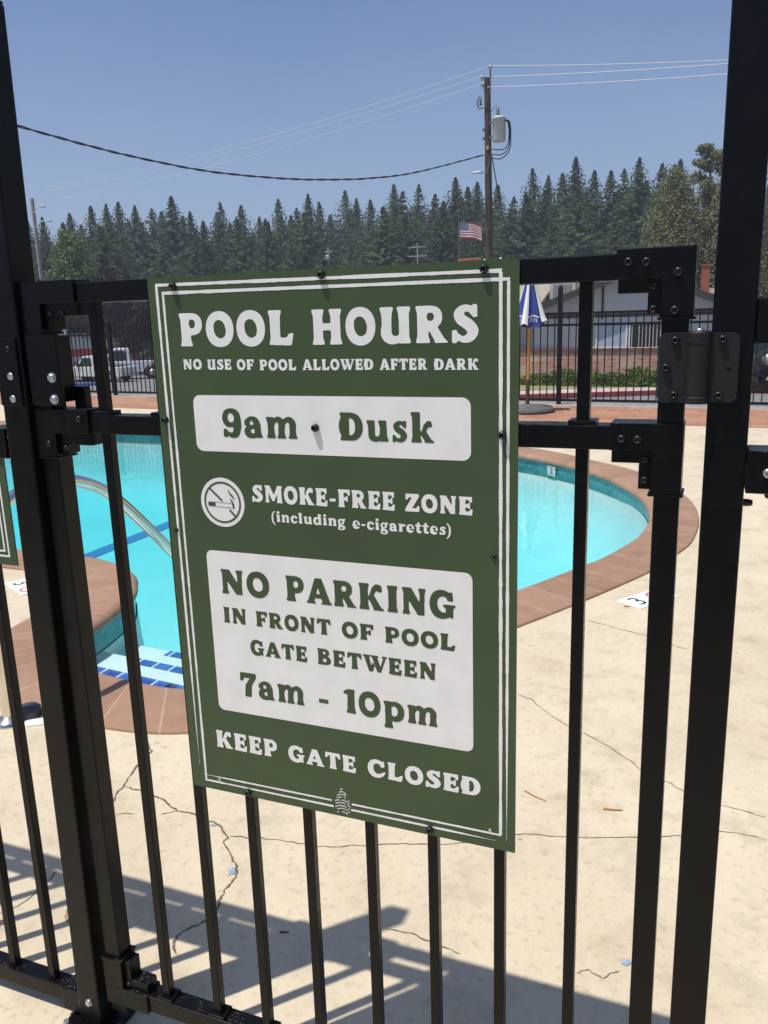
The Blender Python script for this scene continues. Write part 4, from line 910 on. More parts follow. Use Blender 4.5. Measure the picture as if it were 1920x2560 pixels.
for k in range(8):
    a0 = R(UA[k]); a1 = R(UA[k+1])
    mb = MB(); vs = []; NU, NZ = 6, 9
    for j in range(NZ+1):
        t = j/NZ; z = 2.06 - .79*t - (.05*math.sin(k*2.1) if j == NZ else 0)
        for i in range(NU+1):
            u = i/NU; a = a0+(a1-a0)*u; fold = (1 - .26*math.sin(math.pi*u)) if k % 2 == 1 else (1 + .10*math.sin(math.pi*u))
            r = (.030 + .205*t**1.15)*fold*(1+.10*math.sin(3*k+1)); vs.append((cx-.012*t+r*math.cos(a), cy+r*math.sin(a), z + .03*math.sin(math.pi*u)*t))
    mb.add(vs, [(j*(NU+1)+i, j*(NU+1)+i+1, (j+1)*(NU+1)+i+1, (j+1)*(NU+1)+i) for j in range(NZ) for i in range(NU)], True)
    seg = mb.build('canopy_panel', blue_c if k % 2 == 1 else white_c, um)
    if k % 2 == 1:                                                   # printed white band near the hem
        band_ = []
        for t in (.845, .868):
            for i in range(NU+1):
                u = i/NU; a = a0+(a1-a0)*u; r = (.030 + .205*t**1.15)*(1 - .26*math.sin(math.pi*u))*(1+.10*math.sin(3*k+1)) + .004
                band_.append((cx-.012*t+r*math.cos(a), cy+r*math.sin(a), 2.06-.79*t+.03*math.sin(math.pi*u)*t))
        mb = MB(); mb.add(band_, [(i, i+1, NU+2+i, NU+1+i) for i in range(NU)])
        for t in (.895, .92, .945):                                  # faded lettering, too small to read
            for i in range(NU*2):
                if (i*7+int(t*1000)) % 5 < 3: continue
                q = []
                for u, tt in ((i/(NU*2), t), ((i+.8)/(NU*2), t), ((i+.8)/(NU*2), t+.02), (i/(NU*2), t+.02)):
                    a = a0+(a1-a0)*u; r = (.030 + .205*tt**1.15)*(1 - .26*math.sin(math.pi*u))*(1+.10*math.sin(3*k+1)) + .005
                    q.append((cx-.012*tt+r*math.cos(a), cy+r*math.sin(a), 2.06-.79*tt+.03*math.sin(math.pi*u)*tt))
                mb.quad(*q)
        mb.build('printed_band', white_c, seg)
mb = MB(); mb.lathe([(.03,2.05),(.035,2.07),(.02,2.095),(0,2.10)], Matrix.Translation((cx,cy,0)), 12); mb.build('finial', wood_m, um)

# ---- low building across the street
BZ = -1.66
bd = thing('street_building', 'low grey building with a gabled front and a brick base across the street', 'building', (-2.6, 33, BZ))
wall_m = mat('grey_siding', (.50,.505,.51), .85, noise=.08, nscale=.8)
ns, ls, p = nd(wall_m); tcw = ns.new('ShaderNodeTexCoord'); sw_ = ns.new('ShaderNodeSeparateXYZ'); ls.new(tcw.outputs['Object'], sw_.inputs[0])
brick_m = mat('rough_brick', (.33,.15,.09), .9)
ns, ls, p = nd(brick_m)
tb = tex(brick_m, 'ShaderNodeTexBrick', scale=1.0); tb.inputs['Color1'].default_value = (.50,.21,.12,1); tb.inputs['Color2'].default_value = (.60,.44,.33,1); tb.inputs['Mortar'].default_value = (.46,.40,.33,1)
tb.inputs['Brick Width'].default_value = .36; tb.inputs['Row Height'].default_value = .13; tb.inputs['Mortar Size'].default_value = .018; tb.inputs['Bias'].default_value = -.15
tcb = ns.new('ShaderNodeTexCoord'); mp = ns.new('ShaderNodeMapping'); mp.inputs['Rotation'].default_value = (R(90),0,0); ls.new(tcb.outputs['Object'], mp.inputs[0]); ls.new(mp.outputs[0], tb.inputs['Vector'])
tn = tex(brick_m, 'ShaderNodeTexNoise', scale=2.5, Detail=6)
ls.new(mixc(brick_m, rng(brick_m, tn.outputs['Fac'], .45, .7, 0, .35), tb.outputs['Color'], (.30,.14,.09)), p.inputs['Base Color'])
roof_m = mat('tan_roof', (.36,.31,.24), .9, noise=.2, nscale=3); trim_m = mat('dark_trim', (.045,.04,.036), .8); white_t = mat('white_trim', (.70,.70,.68), .6)
YF = 31.6; XL, XR, XA, ZE, ZA = -6.0, 1.15, -2.3, 1.42, 2.72
mb = MB(); vs = []
poly = [(XL,BZ),(XR,BZ),(XR,ZE),(XA,ZA),(XL,ZE)]
mb.prism([(x, z) for x, z in poly], YF, YF+14, M_XZ); mb.build('wall', wall_m, bd)
mb = MB(); mb.box(-12.5, XL-.003, YF+.5, YF+13.5, BZ, 1.15); mb.build('wing_wall', wall_m, bd)
mb = MB(); mb.add([(-13,YF-.1,1.16),(XL-.02,YF-.1,1.16),(XL-.02,YF+7,3.1),(-13,YF+7,3.1),(-13,YF-.1,1.28),(XL-.02,YF-.1,1.28),(XL-.02,YF+7,3.22),(-13,YF+7,3.22)], [(0,1,2,3),(4,5,6,7),(0,1,5,4),(1,2,6,5),(2,3,7,6),(3,0,4,7)]); mb.build('wing_roof', roof_m, bd)
def slab(name, m, x0, z0, x1, z1, y0, y1, th, parent=bd):
    mb = MB(); mb.add([(x0,y0,z0),(x1,y0,z1),(x1,y1,z1),(x0,y1,z0),(x0,y0,z0+th),(x1,y0,z1+th),(x1,y1,z1+th),(x0,y1,z0+th)], [(0,3,2,1),(4,5,6,7),(0,1,5,4),(1,2,6,5),(2,3,7,6),(3,0,4,7)]); return mb.build(name, m, parent)
sl = (ZA-ZE)/(XA-XL); sr = (ZE-ZA)/(XR-XA)
slab('roof', roof_m, XL-.6, ZE-.6*sl+.02, XA, ZA+.02, YF-.45, YF+14.4, .12); slab('roof', roof_m, XA+.002, ZA+.02, XR+.6, ZE+.6*sr+.02, YF-.45, YF+14.4, .12)
slab('fascia', trim_m, XL-.62, ZE-.62*sl-.12, XA, ZA-.12, YF-.50, YF-.455, .27); slab('fascia', trim_m, XA+.002, ZA-.12, XR+.62, ZE+.62*sr-.12, YF-.50, YF-.455, .27)
mb = MB(); mb.box(-3.42, -3.34, YF-.035, YF-.002, 1.05, 2.25); mb.box(-6.0, 1.15, YF-.03, YF-.002, 1.12, 1.24); mb.build('trim_board', trim_m, bd)
mb = MB(); mb.box(-12.4, XR, YF-.22, YF-.002, BZ, -.10); mb.build('brick_base', brick_m, bd)
mb = MB(); mb.box(-12.42, XR+.02, YF-.27, YF+.0, -.098, -.02); mb.build('brick_ledge', mat('ledge_brick', (.20,.09,.06), .9, noise=.3), bd)
def window(x0, x1, z0, z1, pm, slats=0):
    mb = MB()
    for a in ((x0-.07,x0,z0-.07,z1+.07),(x1,x1+.07,z0-.07,z1+.07),(x0,x1,z0-.07,z0),(x0,x1,z1,z1+.07)): mb.box(a[0],a[1],YF-.06,YF-.002,a[2],a[3])
    f = mb.build('window', white_t, bd)
    mb = MB(); mb.box(x0, x1, YF-.03, YF-.004, z0, z1); mb.build('pane', pm, f)
    if slats:
        mb = MB()
        for k in range(slats): x = x0+(x1-x0)*(k+.5)/slats; mb.box(x-.016, x+.016, YF-.045, YF-.031, z0, z1)
        mb.build('blind', mat('pale_blind', (.42,.42,.40), .7), f)
window(-3.52, -2.50, .02, .86, mat('pale_blue_panel', (.36,.43,.52), .4)); window(-2.34, -.95, .0, .82, mat('dark_glass', (.02,.022,.025), .1), 11)
# rooftop machines
ac_m = mat('galvanised_box', (.50,.51,.52), .6, noise=.2, nscale=3)
ac_g = mat('grille_grey', (.20,.20,.20), .7)
def aircon(label, x, y, z, w, d, h):
    t = thing('air_conditioner', label, 'air conditioner', (x, y, z))
    mb = MB(); mb.box(x-w/2, x+w/2, y-d/2, y+d/2, z, z+h); mb.box(x-w/2-.04, x+w/2+.04, y-d/2-.04, y+d/2+.04, z+h+.002, z+h+.06); mb.build('housing', ac_m, t, bevel=.02)
    mb = MB(); mb.box(x-w*.36, x+w*.36, y-d/2-.03, y-d/2-.005, z+h*.22, z+h*.72); mb.build('grille', ac_g, t)
    mb = MB(); mb.tube([(x+w/2+.02,y-d/2+.1,z+h*.7),(x+w/2+.25,y-d/2+.1,z+h*.6),(x+w/2+.28,y-d/2+.1,z-.3)], .05, 8); mb.build('duct', ac_m, t)
aircon('larger grey rooftop air conditioner above the left roof slope, behind the tall fence post', -5.36, 34.8, 1.75, 1.05, 1.0, .96)
aircon('smaller pale rooftop air conditioner nearer the gable peak', -3.98, 35.0, 2.15, .75, .8, .52)
chim = thing('roof_stack', 'red painted stack standing on the right roof slope', 'chimney', (.07, 36.84, 1.5))
mb = MB(); mb.box(-.10, .22, 36.7, 37.0, 1.2, 3.02); mb.box(-.14, .26, 36.66, 37.04, 3.022, 3.08); mb.build('flue', mat('red_paint', (.34,.09,.06), .7, noise=.3, nscale=3), chim)
mb = MB(); mb.box(.24, .80, 36.5, 37.1, 1.2, 2.12); mb.build('vent_box', mat('tan_metal', (.46,.38,.27), .7), chim)
for z in (1.70, 1.92):
    mb = MB(); mb.box(.38, .78, 36.4, 36.49, z, z+.09); mb.build('louvre', white_t, chim)

# ---- hedge in front of the brick
def leafmat(name, c1, c2, rough=.7, ns_=.5):
    m = mat(name, c1, rough, col2=c2, nscale=ns_, spec=.25); ns, ls, p = nd(m)
    oi = ns.new('ShaderNodeObjectInfo'); hs = ns.new('ShaderNodeHueSaturation')
    src = p.inputs['Base Color'].links[0].from_socket
    ls.new(src, hs.inputs['Color']); ls.new(rng(m, oi.outputs['Random'], 0, 1, .72, 1.25), hs.inputs['Value'])
    ls.new(rng(m, oi.outputs['Random'], 0, 1, .485, .515), hs.inputs['Hue']); ls.new(hs.outputs[0], p.inputs['Base Color'])
    out = ns['Material Output']; tl = ns.new('ShaderNodeBsdfTranslucent'); ms = ns.new('ShaderNodeMixShader'); ms.inputs[0].default_value = .30
    ls.new(hs.outputs[0], tl.inputs['Color']); ls.new(p.outputs[0], ms.inputs[1]); ls.new(tl.outputs[0], ms.inputs[2]); ls.new(ms.outputs[0], out.inputs['Surface'])
    return m
hedge_leaf = leafmat('hedge_leaf', (.13,.20,.035), (.075,.13,.025), ns_=2.2)
bark = mat('bark', (.085,.062,.045), .95, noise=.4, nscale=4); bark_g = mat('grey_bark', (.15,.13,.11), .95, noise=.4, nscale=4)
def rquad(V, F, c, s, flat=.5, out=None):
    n = Vector((random.gauss(0,1), random.gauss(0,1), random.gauss(0,1)+flat*2)).normalized()
    if out is not None: n = (n*.75 + out).normalized()
    a = n.orthogonal().normalized(); a = Matrix.Rotation(random.uniform(0, 6.28), 3, n) @ a; b = n.cross(a)
    s1, s2 = s*random.uniform(.6, 1.3), s*random.uniform(.35, .75); k = len(V)
    V += [c-a*s1, c-b*s2+a*s1*.2, c+a*s1, c+b*s2-a*s1*.1]; F.append((k,k+1,k+2,k+3))
def shrub_mesh(w, h, n, s):
    V = []; F = []
    for _ in range(n):
        while True:
            q = Vector((random.uniform(-1,1), random.uniform(-1,1), random.uniform(0,1)))
            if .45 < (q.x**2+q.y**2+q.z**2) < 1.05: break
        rquad(V, F, Vector((q.x*w*.5, q.y*w*.4, q.z*h)), s, .2)
    return V, F
V, F = shrub_mesh(1.9, .98, 1300, .075); mb = MB(); mb.add(V, F)
for k, x in enumerate([-5.6,-4.6,-3.7,-2.8,-1.9,-1.0,-.1]):
    pos = ['leftmost','second from the left','third from the left','middle','third from the right','second from the right','rightmost'][k]
    t = thing('shrub', f'{pos} low green shrub of the hedge in front of the brick base', 'shrub', (x, 30.55+.05*(k % 2), BZ+.05), random.uniform(0, .4), 'shrubs in the hedge')
    t.scale = (random.uniform(.8,1.05), .9, random.uniform(.72, 1.12))
    if k == 0: sh = mb.build('foliage', hedge_leaf, t, local=True)
    else: o = sh.copy(); COL.objects.link(o); o.parent = t

# ---- utility pole with transformer and lamp
up = thing('utility_pole', 'tall brown wooden utility pole with a grey transformer and a street lamp', 'utility pole', (-9.08, 36.55, -1.75))
pw = mat('weathered_pole', (.085,.062,.045), .9, noise=.5, nscale=2.5, bump=.3, bscale=25)
PX0, PY0 = -9.1, 36.55
mb = MB(); mb.tube([(PX0+.12,PY0,-1.75),(PX0+.05,PY0,5),(PX0-.02,PY0,11.15)], [.20,.165,.135], 14); mb.build('pole', pw, up)
gm = mat('transformer_grey', (.50,.52,.52), .5, noise=.12, nscale=4); ins = mat('porcelain', (.55,.55,.55), .25); met = mat('pole_hardware', (.20,.20,.20), .5, metal=.6)
TX, TY = PX0+.52, PY0-.10
mb = MB(); mb.lathe([(0,8.56),(.27,8.56),(.285,8.60),(.285,9.42),(.30,9.44),(.30,9.50),(.22,9.56),(0,9.58)], Matrix.Translation((TX,TY,0)), 22); tf = mb.build('transformer', gm, up)
mb = MB(); mb.lathe([(.05,9.57),(.09,9.66),(.05,9.70),(.09,9.78),(.05,9.82),(.07,9.90),(0,9.94)], Matrix.Translation((TX-.05,TY,0)), 12); mb.build('bushing', met, tf)
mb = MB(); mb.box(PX0+.10, TX-.26, PY0-.12, PY0-.04, 9.30, 9.38); mb.box(PX0+.10, TX-.26, PY0-.12, PY0-.04, 8.72, 8.80); mb.build('bracket', met, tf)
for k, (dx, zb) in enumerate(((.34,8.22),(.40,8.02),(.47,7.86))):
    mb = MB(); mb.tube(bez([(TX+.27,TY-.08*k,9.36),(TX+.27+.12+.05*k,TY-.08*k,9.28),(TX+.44+.05*k,TY-.05*k,8.8),(TX+.36+.06*k,TY-.05*k,8.35-.1*k),(TX+.10,TY-.02*k,zb),(PX0+.22,PY0-.12,zb+.05)], 6), .021, 6); mb.build('lead', M['black_old'], tf)
def insul(x, y, z): 
    mb = MB(); mb.lathe([(.02,z-.25),(.03,z-.12),(.10,z-.10),(.05,z-.05),(.11,z-.02),(.06,z+.04),(0,z+.06)], Matrix.Translation((x,y,0)), 12); mb.build('insulator', ins, up)
mb = MB(); mb.tube([(PX0+.14,PY0-.12,10.5),(PX0+.14,PY0-.12,11.4)], .035, 8); mb.build('pin', met, up)
insul(PX0+.14, PY0-.12, 11.56); insul(PX0-.22, PY0-.10, 11.2); insul(PX0-.18, PY0-.12, 10.92)
mb = MB(); mb.tube(bez([(PX0-.08,PY0-.15,10.0),(PX0-.34,PY0-.2,9.95),(PX0-.40,PY0-.2,10.25),(PX0-.28,PY0-.18,10.45)], 6), .03, 6); mb.lathe([(.03,10.05),(.07,10.1),(.03,10.18),(.07,10.24),(.03,10.3),(.05,10.4),(0,10.42)], Matrix.Translation((PX0-.27,PY0-.18,0)), 10); mb.build('cutout_fuse', met, up)
mb = MB(); mb.tube(bez([(PX0-.06,PY0-.16,9.95),(PX0+.15,PY0-.22,9.72),(TX-.15,TY-.1,9.95),(TX-.05,TY,9.93)], 6), .012, 5); mb.build('lead', M['black_old'], up)
for z in (8.75, 9.1):
    mb = MB(); mb.box(PX0-.22, PX0-.13, PY0-.1, PY0, z-.05, z+.05); mb.build('bolt_plate', met, up)
mb = MB(); mb.box(PX0-.02, PX0+.08, PY0-.172, PY0-.160, 8.28, 8.42); mb.build('tag', mat('yellow_tag', (.55,.38,.06), .6), up)
mb = MB(); mb.lathe([(0,-.04),(.10,-.035),(.14,0),(.10,.06),(0,.08)], Matrix.Translation((PX0-.42,PY0-.2,7.36)) @ Matrix.Diagonal((1.9,1,1,1)), 14); lh = mb.build('street_lamp', mat('lamp_white', (.62,.62,.60), .5), up)
mb = MB(); mb.tube([(PX0-.3,PY0-.18,7.36),(PX0,PY0-.15,7.30),(PX0+.16,PY0-.16,8.0)], .022, 6); mb.build('lamp_arm', met, up)

# ---- wires
wire_w = mat('bright_wire', (.72,.74,.77), .5); wire_k = mat('dark_cable', (.03,.03,.033), .6)
def wire(label, pts, r, m, name='power_line', group=None):
    t = thing(name, label, 'cable', pts[0], group=group); mb = MB(); mb.tube(pts, r, 6); mb.build('cable', m, t); return t
def span(a, b, sag, n=24): return [Vector(a)*(1-i/n)+Vector(b)*(i/n) - Vector((0,0,sag*4*(i/n)*(1-i/n))) for i in range(n+1)]
for nm, z0, ez, ey in (('uppermost', 11.58, 10.95, 0), ('middle', 11.22, 10.68, -.6), ('lowest', 10.94, 10.24, -.9)):
    x0 = PX0+.14 if nm == 'uppermost' else PX0+.02; e = Vector((.45, 37.6+ey, ez)); s_ = Vector((x0, PY0-.12, z0 - (.0 if nm == 'uppermost' else .06 if nm == 'middle' else .18)))
    wire(f'{nm} pale wire running from the pole top to the right', span(s_, s_+(e-s_)*1.35, .10), .016, wire_w)
for nm, z0, p1 in (('uppermost', 11.58, (-51.5,55.6,12.30)), ('middle', 11.22, (-51.5,55.6,12.10)), ('lowest', 10.92, (-51.5,55.7,11.32))):
    x0 = PX0+.14 if nm == 'uppermost' else PX0-.22
    wire(f'{nm} pale wire running from the pole top away to the left', span((x0, PY0-.12, z0), p1, .55), .010, wire_w)
cab = bez(CABLE, 12); tw = []; mbx = MB()
Ls = 0
A = []; B = []
for i, q in enumerate(cab):
    if i: Ls += (q-cab[i-1]).length
    t = (cab[min(i+1,len(cab)-1)]-cab[max(i-1,0)]).normalized(); sd = t.cross(Vector((0,0,1))).normalized(); uu = sd.cross(t); ph = Ls*2*math.pi/1.3
    o = (uu*math.cos(ph)+sd*math.sin(ph))*.020; A.append(q+o); B.append(q-o)
ext = [cab[0]-(cab[1]-cab[0])*10]
t = thing('service_cable', 'thick black twisted cable sagging from the utility pole to the left', 'cable', cab[0])
mbx.tube([ext[0]]+A, .020, 6); mbx.tube([ext[0]]+B, .017, 6); mbx.build('cable', wire_k, t)
wire('dark cable dropping from the pole down to the right', span((PX0+.2,PY0-.12,8.05), (-7.95,36.9,3.2), .25), .024, wire_k)
wire('dark overhead cable low behind the gate, sloping up to the right', span((-24,27,2.55), (8.0,34.6,4.15), .45), .026, wire_k)
wire('second dark overhead cable low on the right, under the first', span((-8.9,36.4,4.3), (9.0,35.2,3.95), .28), .018, wire_k)
sl_ = thing('string_lights', 'string of small white bulbs hanging low beside the utility pole', 'string lights', (-12, 31.4, 3.4))
sp = span((-14.5,30.4,3.18), (-2.2,33.5,3.98), .12, 40); mb = MB(); mb.tube(sp, .012, 5); mb.build('cable', wire_k, sl_)
bulb_m = mat('white_bulb', (.80,.80,.74), .2)
fb = None
for k, i in enumerate((3,7,9,12,13,15,18,19,21,23)):
    q = sp[i]
    if fb is None: mb = MB(); mb.lathe([(0,.0),(.035,-.02),(.05,-.06),(.03,-.10),(0,-.11)], Matrix.Translation(q), 10); fb = mb.build('bulb', bulb_m, sl_); q0 = q
    else: o = fb.copy(); COL.objects.link(o); o.parent = sl_; o.location = q-q0
bn = thing('roof_sign', 'long flat orange and red sign just left of the utility pole base', 'sign', (-9.9, 36.2, 3.3))
mb = MB(); mb.box(-10.4, -9.32, 36.2, 36.3, 3.62, 3.80); mb.build('board', mat('orange_paint', (.45,.16,.08), .7, noise=.4, nscale=3), bn)
mb = MB(); mb.box(-10.1, -10.0, 36.31, 36.4, -1.7, 3.7); mb.box(-9.6, -9.5, 36.31, 36.4, -1.7, 3.7); mb.build('support', M['black_old'], bn)

# ---- flag
fp = thing('flag_pole', 'flagpole flying a striped flag, beyond the street left of the utility pole', 'flagpole', (-19.25, 65.9, -2))
mb = MB(); mb.tube([(-19.25,65.9,-2.6),(-19.25,65.9,9.2)], [.06,.035], 8); mb.lathe([(0,9.2),(.08,9.26),(.08,9.32),(0,9.4)], Matrix.Translation((-19.25,65.9,0)), 10); mb.build('pole', met, fp)
flag_m = bpy.data.materials.new('flag_cloth'); flag_m.use_nodes = True
ns, ls, p = nd(flag_m); p.inputs['Roughness'].default_value = .8
uvn = ns.new('ShaderNodeUVMap'); uvn.uv_map = 'UVMap'; sx = ns.new('ShaderNodeSeparateXYZ'); ls.new(uvn.outputs[0], sx.inputs[0])
par = mth(flag_m, 'MODULO', mth(flag_m, 'FLOOR', mth(flag_m, 'MULTIPLY', sx.outputs[1], 12.999)), 2)
stripes = mixc(flag_m, par, (.50,.045,.06), (.78,.76,.74))
inb = mth(flag_m, 'MULTIPLY', mth(flag_m, 'LESS_THAN', sx.outputs[0], .42), mth(flag_m, 'GREATER_THAN', sx.outputs[1], 6/13))
cmb = ns.new('ShaderNodeCombineXYZ'); ls.new(mth(flag_m, 'MULTIPLY', sx.outputs[0], 15), cmb.inputs[0]); ls.new(mth(flag_m, 'MULTIPLY', sx.outputs[1], 13), cmb.inputs[1])
vr = ns.new('ShaderNodeTexVoronoi'); vr.inputs['Scale'].default_value = 1; vr.inputs['Randomness'].default_value = 0; ls.new(cmb.outputs[0], vr.inputs['Vector'])
star = mixc(flag_m, mth(flag_m, 'LESS_THAN', vr.outputs['Distance'], .24), (.03,.045,.16), (.75,.75,.75))
ls.new(mixc(flag_m, inb, stripes, None, star), p.inputs['Base Color'])
mb = MB(); vs = []; uvs = []; NX, NZ = 24, 10
for j in range(NZ+1):
    for i in range(NX+1):
        u, v = i/NX, j/NZ; x = -19.19 + 1.70*u; y = 65.92 + .48*u + .16*math.sin(u*9+v*1.5)*u; z = 7.26 + 1.20*v - (.30*u + .10*math.sin(u*7+1.0)*u) + .07*u*math.sin(v*5)
        vs.append((x, y, z)); uvs.append((u, v))
mb.add(vs, [(j*(NX+1)+i, j*(NX+1)+i+1, (j+1)*(NX+1)+i+1, (j+1)*(NX+1)+i) for j in range(NZ) for i in range(NX)], True); mb.uv = uvs
mb.build('flag', flag_m, fp)

# ---- small far poles
def small_pole(label, x, y, z0, z1, arms=(), can=None, w=.12):
    t = thing('utility_pole', label, 'utility pole', (x, y, z0)); mb = MB(); mb.tube([(x,y,z0),(x,y,z1)], [w*1.25,w], 8); mb.build('pole', mat('far_pole', (.30,.28,.26), .9), t)
    for z, hw in arms: mb = MB(); mb.box(x-hw, x+hw, y-.08, y+.08, z-.06, z+.06); mb.build('crossarm', mat('far_arm', (.34,.32,.30), .9), t)
    if can: mb = MB(); mb.lathe([(0,can[0]),(.32,can[0]),(.34,can[1]),(.2,can[1]+.1),(0,can[1]+.1)], Matrix.Translation((x-.1,y-.45,0)), 14); mb.build('transformer', gm, t)
    return t
small_pole('far pole with a pale transformer can, seen just above the top edge of the sign', -37.6, 80.2, -2.6, 8.3, ((7.9,.45),), (6.35,7.45), .10)
small_pole('far pole with two crossarms, seen above the sign between the flag and the transformer pole', -29.05, 83.7, -2.6, 8.5, ((8.1,.95),(7.2,1.05)), None, .10)
small_pole('short far pole seen at the top left part of the sign edge', -41.8, 78.1, -2.6, 7.25, (), None, .07)
lp = small_pole('leaning far pole with a white lamp head at the left, beside the latch post', -57.55, 60.6, -2.6, 12.5, (), None, .16)
for z, dx in ((11.75, .75), (10.5, 1.3)):
    mb = MB(); mb.tube([(-57.4,60.5,z-.5),(-57.4+dx*.5,60.6,z),(-57.4+dx,60.7,z)], .045, 6); mb.lathe([(0,-.06),(.17,-.05),(.19,.03),(0,.10)], Matrix.Translation((-57.3+dx,60.7,z)) @ Matrix.Diagonal((1.7,1,1,1)), 12); mb.build('lamp_head', mat('lamp_pale', (.62,.63,.63), .5), lp)

# ---- vehicles
glass_m = mat('car_glass', (.02,.04,.045), .08); tyre_m = mat('tyre', (.015,.015,.015), .8); rim_m = mat('rim', (.45,.45,.46), .35, metal=.7)
def wheels(t, xs_, w, r):
    for x in xs_:
        for y in (-w/2, w/2):
            Mx = Matrix.Translation((x, y, r)) @ Matrix.Rotation(R(90), 4, 'X')
            mb = MB(); mb.lathe([(r*.55,-.1),(r*.9,-.11),(r,-.08),(r,.08),(r*.9,.11),(r*.55,.1)], Mx, 18); wv_ = mb.build('wheel', tyre_m, t, local=True)
            mb = MB(); mb.lathe([(0,-.1),(r*.55,-.1),(r*.55,.1),(0,.1)], Mx, 14); mb.build('rim', rim_m, wv_, local=True)
def pickup(label, loc, rot, paint, scale=1.0):
    """front towards -x"""
    t = thing('pickup_truck', label, 'pickup truck', loc, rot); t.scale = (scale,)*3
    w = .92
    prof_ = [(-2.75,.42),(2.65,.42),(2.68,.98),(2.62,1.06),(.55,1.06),(.52,1.02),(-1.0,1.04),(-1.3,1.0),(-2.55,.92),(-2.72,.78)]
    mb = MB(); mb.prism(prof_, -w, w, M_XZ); mb.build('body', paint, t, local=True, bevel=.05)
    cab_ = [(-1.15,1.03),(.50,1.03),(.42,1.62),(.30,1.78),(-.35,1.80),(-.50,1.76)]
    mb = MB(); mb.prism(cab_, -w*.88, w*.88, M_XZ); mb.build('cab', paint, t, local=True, bevel=.05)
    for s in (-1, 1):
        mb = MB(); mb.prism([(-.92,1.10),(.26,1.10),(.22,1.56),(.14,1.66),(-.34,1.68),(-.46,1.64)], s*w*.885-.006, s*w*.885+.006, M_XZ); mb.build('side_window', glass_m, t, local=True)
        mb = MB(); mb.box(-.9, -.72, s*(w+.03)-.06, s*(w+.03)+.06, 1.08, 1.26); mb.build('mirror', M['black_old'], t, local=True)
        mb = MB(); mb.box(-2.74, -2.66, s*.66-.14, s*.66+.14, .74, .88); mb.build('headlight', mark_w, t, local=True)
    mb = MB(); mb.add([(-1.16,-.7,1.10),(-1.16,.7,1.10),(-.56,.62,1.70),(-.56,-.62,1.70)], [(0,1,2,3)]); mb.build('windscreen', glass_m, t, local=True)
    mb = MB(); mb.box(.60, 2.55, -.74, .74, 1.062, 1.07); mb.build('bed_floor', M['black_old'], t, local=True)
    mb = MB(); mb.box(-2.86, -2.72, -.9, .9, .40, .58); mb.build('bumper', rim_m, t, local=True)
    mb = MB(); mb.box(2.66, 2.80, -.9, .9, .42, .58); mb.build('bumper', rim_m, t, local=True)
    for x in (-1.75, 1.65):
        for s in (-1, 1):
            mb = MB(); mb.lathe([(0,-.012),(.46,-.012),(.46,.012),(0,.012)], Matrix.Translation((x, s*(w+.001), .42)) @ Matrix.Rotation(R(90), 4, 'X'), 20); mb.build('wheel_arch', M['black_old'], t, local=True)
    wheels(t, (-1.75, 1.65), 1.72, .37); return t
white_p = mat('white_car_paint', (.74,.76,.78), .3, spec=.6); cream_p = mat('old_white_paint', (.66,.65,.60), .4)
pickup('white pickup truck parked behind the far fence, its bed towards the sign', (-31.75, 39.0, -1.80), R(36), white_p)
pickup('older cream pickup parked in front of the white one, left part of the far fence', (-31.4, 36.3, -1.72), R(2), cream_p, .80)
pickup('red pickup truck parked behind the white pickup', (-37.9, 45.9, -1.95), R(34), mat('red_car_paint', (.42,.04,.035), .3))
def boxtruck(label, loc, rot, s=1):
    t = thing('rescue_truck', label, 'truck', loc, rot); t.scale = (s,)*3
    wp = mat('truck_white', (.76,.76,.76), .4); rp_ = mat('truck_red', (.62,.06,.035), .4)
    mb = MB(); mb.box(-1.4, 3.0, -1.15, 1.15, .55, 2.75); mb.build('box_body', wp, t, local=True, bevel=.05)
    mb = MB(); mb.prism([(-3.0,.5),(-1.41,.5),(-1.41,2.2),(-2.2,2.2),(-2.6,1.4),(-3.0,1.3)], -1.05, 1.05, M_XZ); mb.build('cab', wp, t, local=True, bevel=.04)
    mb = MB(); mb.box(-1.39, 2.99, -1.165, 1.165, 1.20, 1.72); mb.build('red_stripe', rp_, t, local=True)
    mb = MB(); mb.prism([(-2.5,1.42),(-1.6,1.42),(-1.6,2.0),(-2.2,2.0)], -1.06, 1.06, M_XZ); mb.build('side_window', glass_m, t, local=True)
    mb = MB(); mb.box(-1.0, 2.6, -.3, .3, 2.76, 2.9); mb.build('light_bar', mat('bar_blue', (.08,.14,.30), .4), t, local=True)
    wheels(t, (-2.2, 1.8), 2.1, .46); return t
boxtruck('white rescue truck with a red stripe, far behind the fence at the left', (-40.8, 44.7, -1.93), R(35))
boxtruck('red and white truck at the extreme left edge, beyond the far fence', (-28.4, 26.3, -1.43), R(60), 1.0)
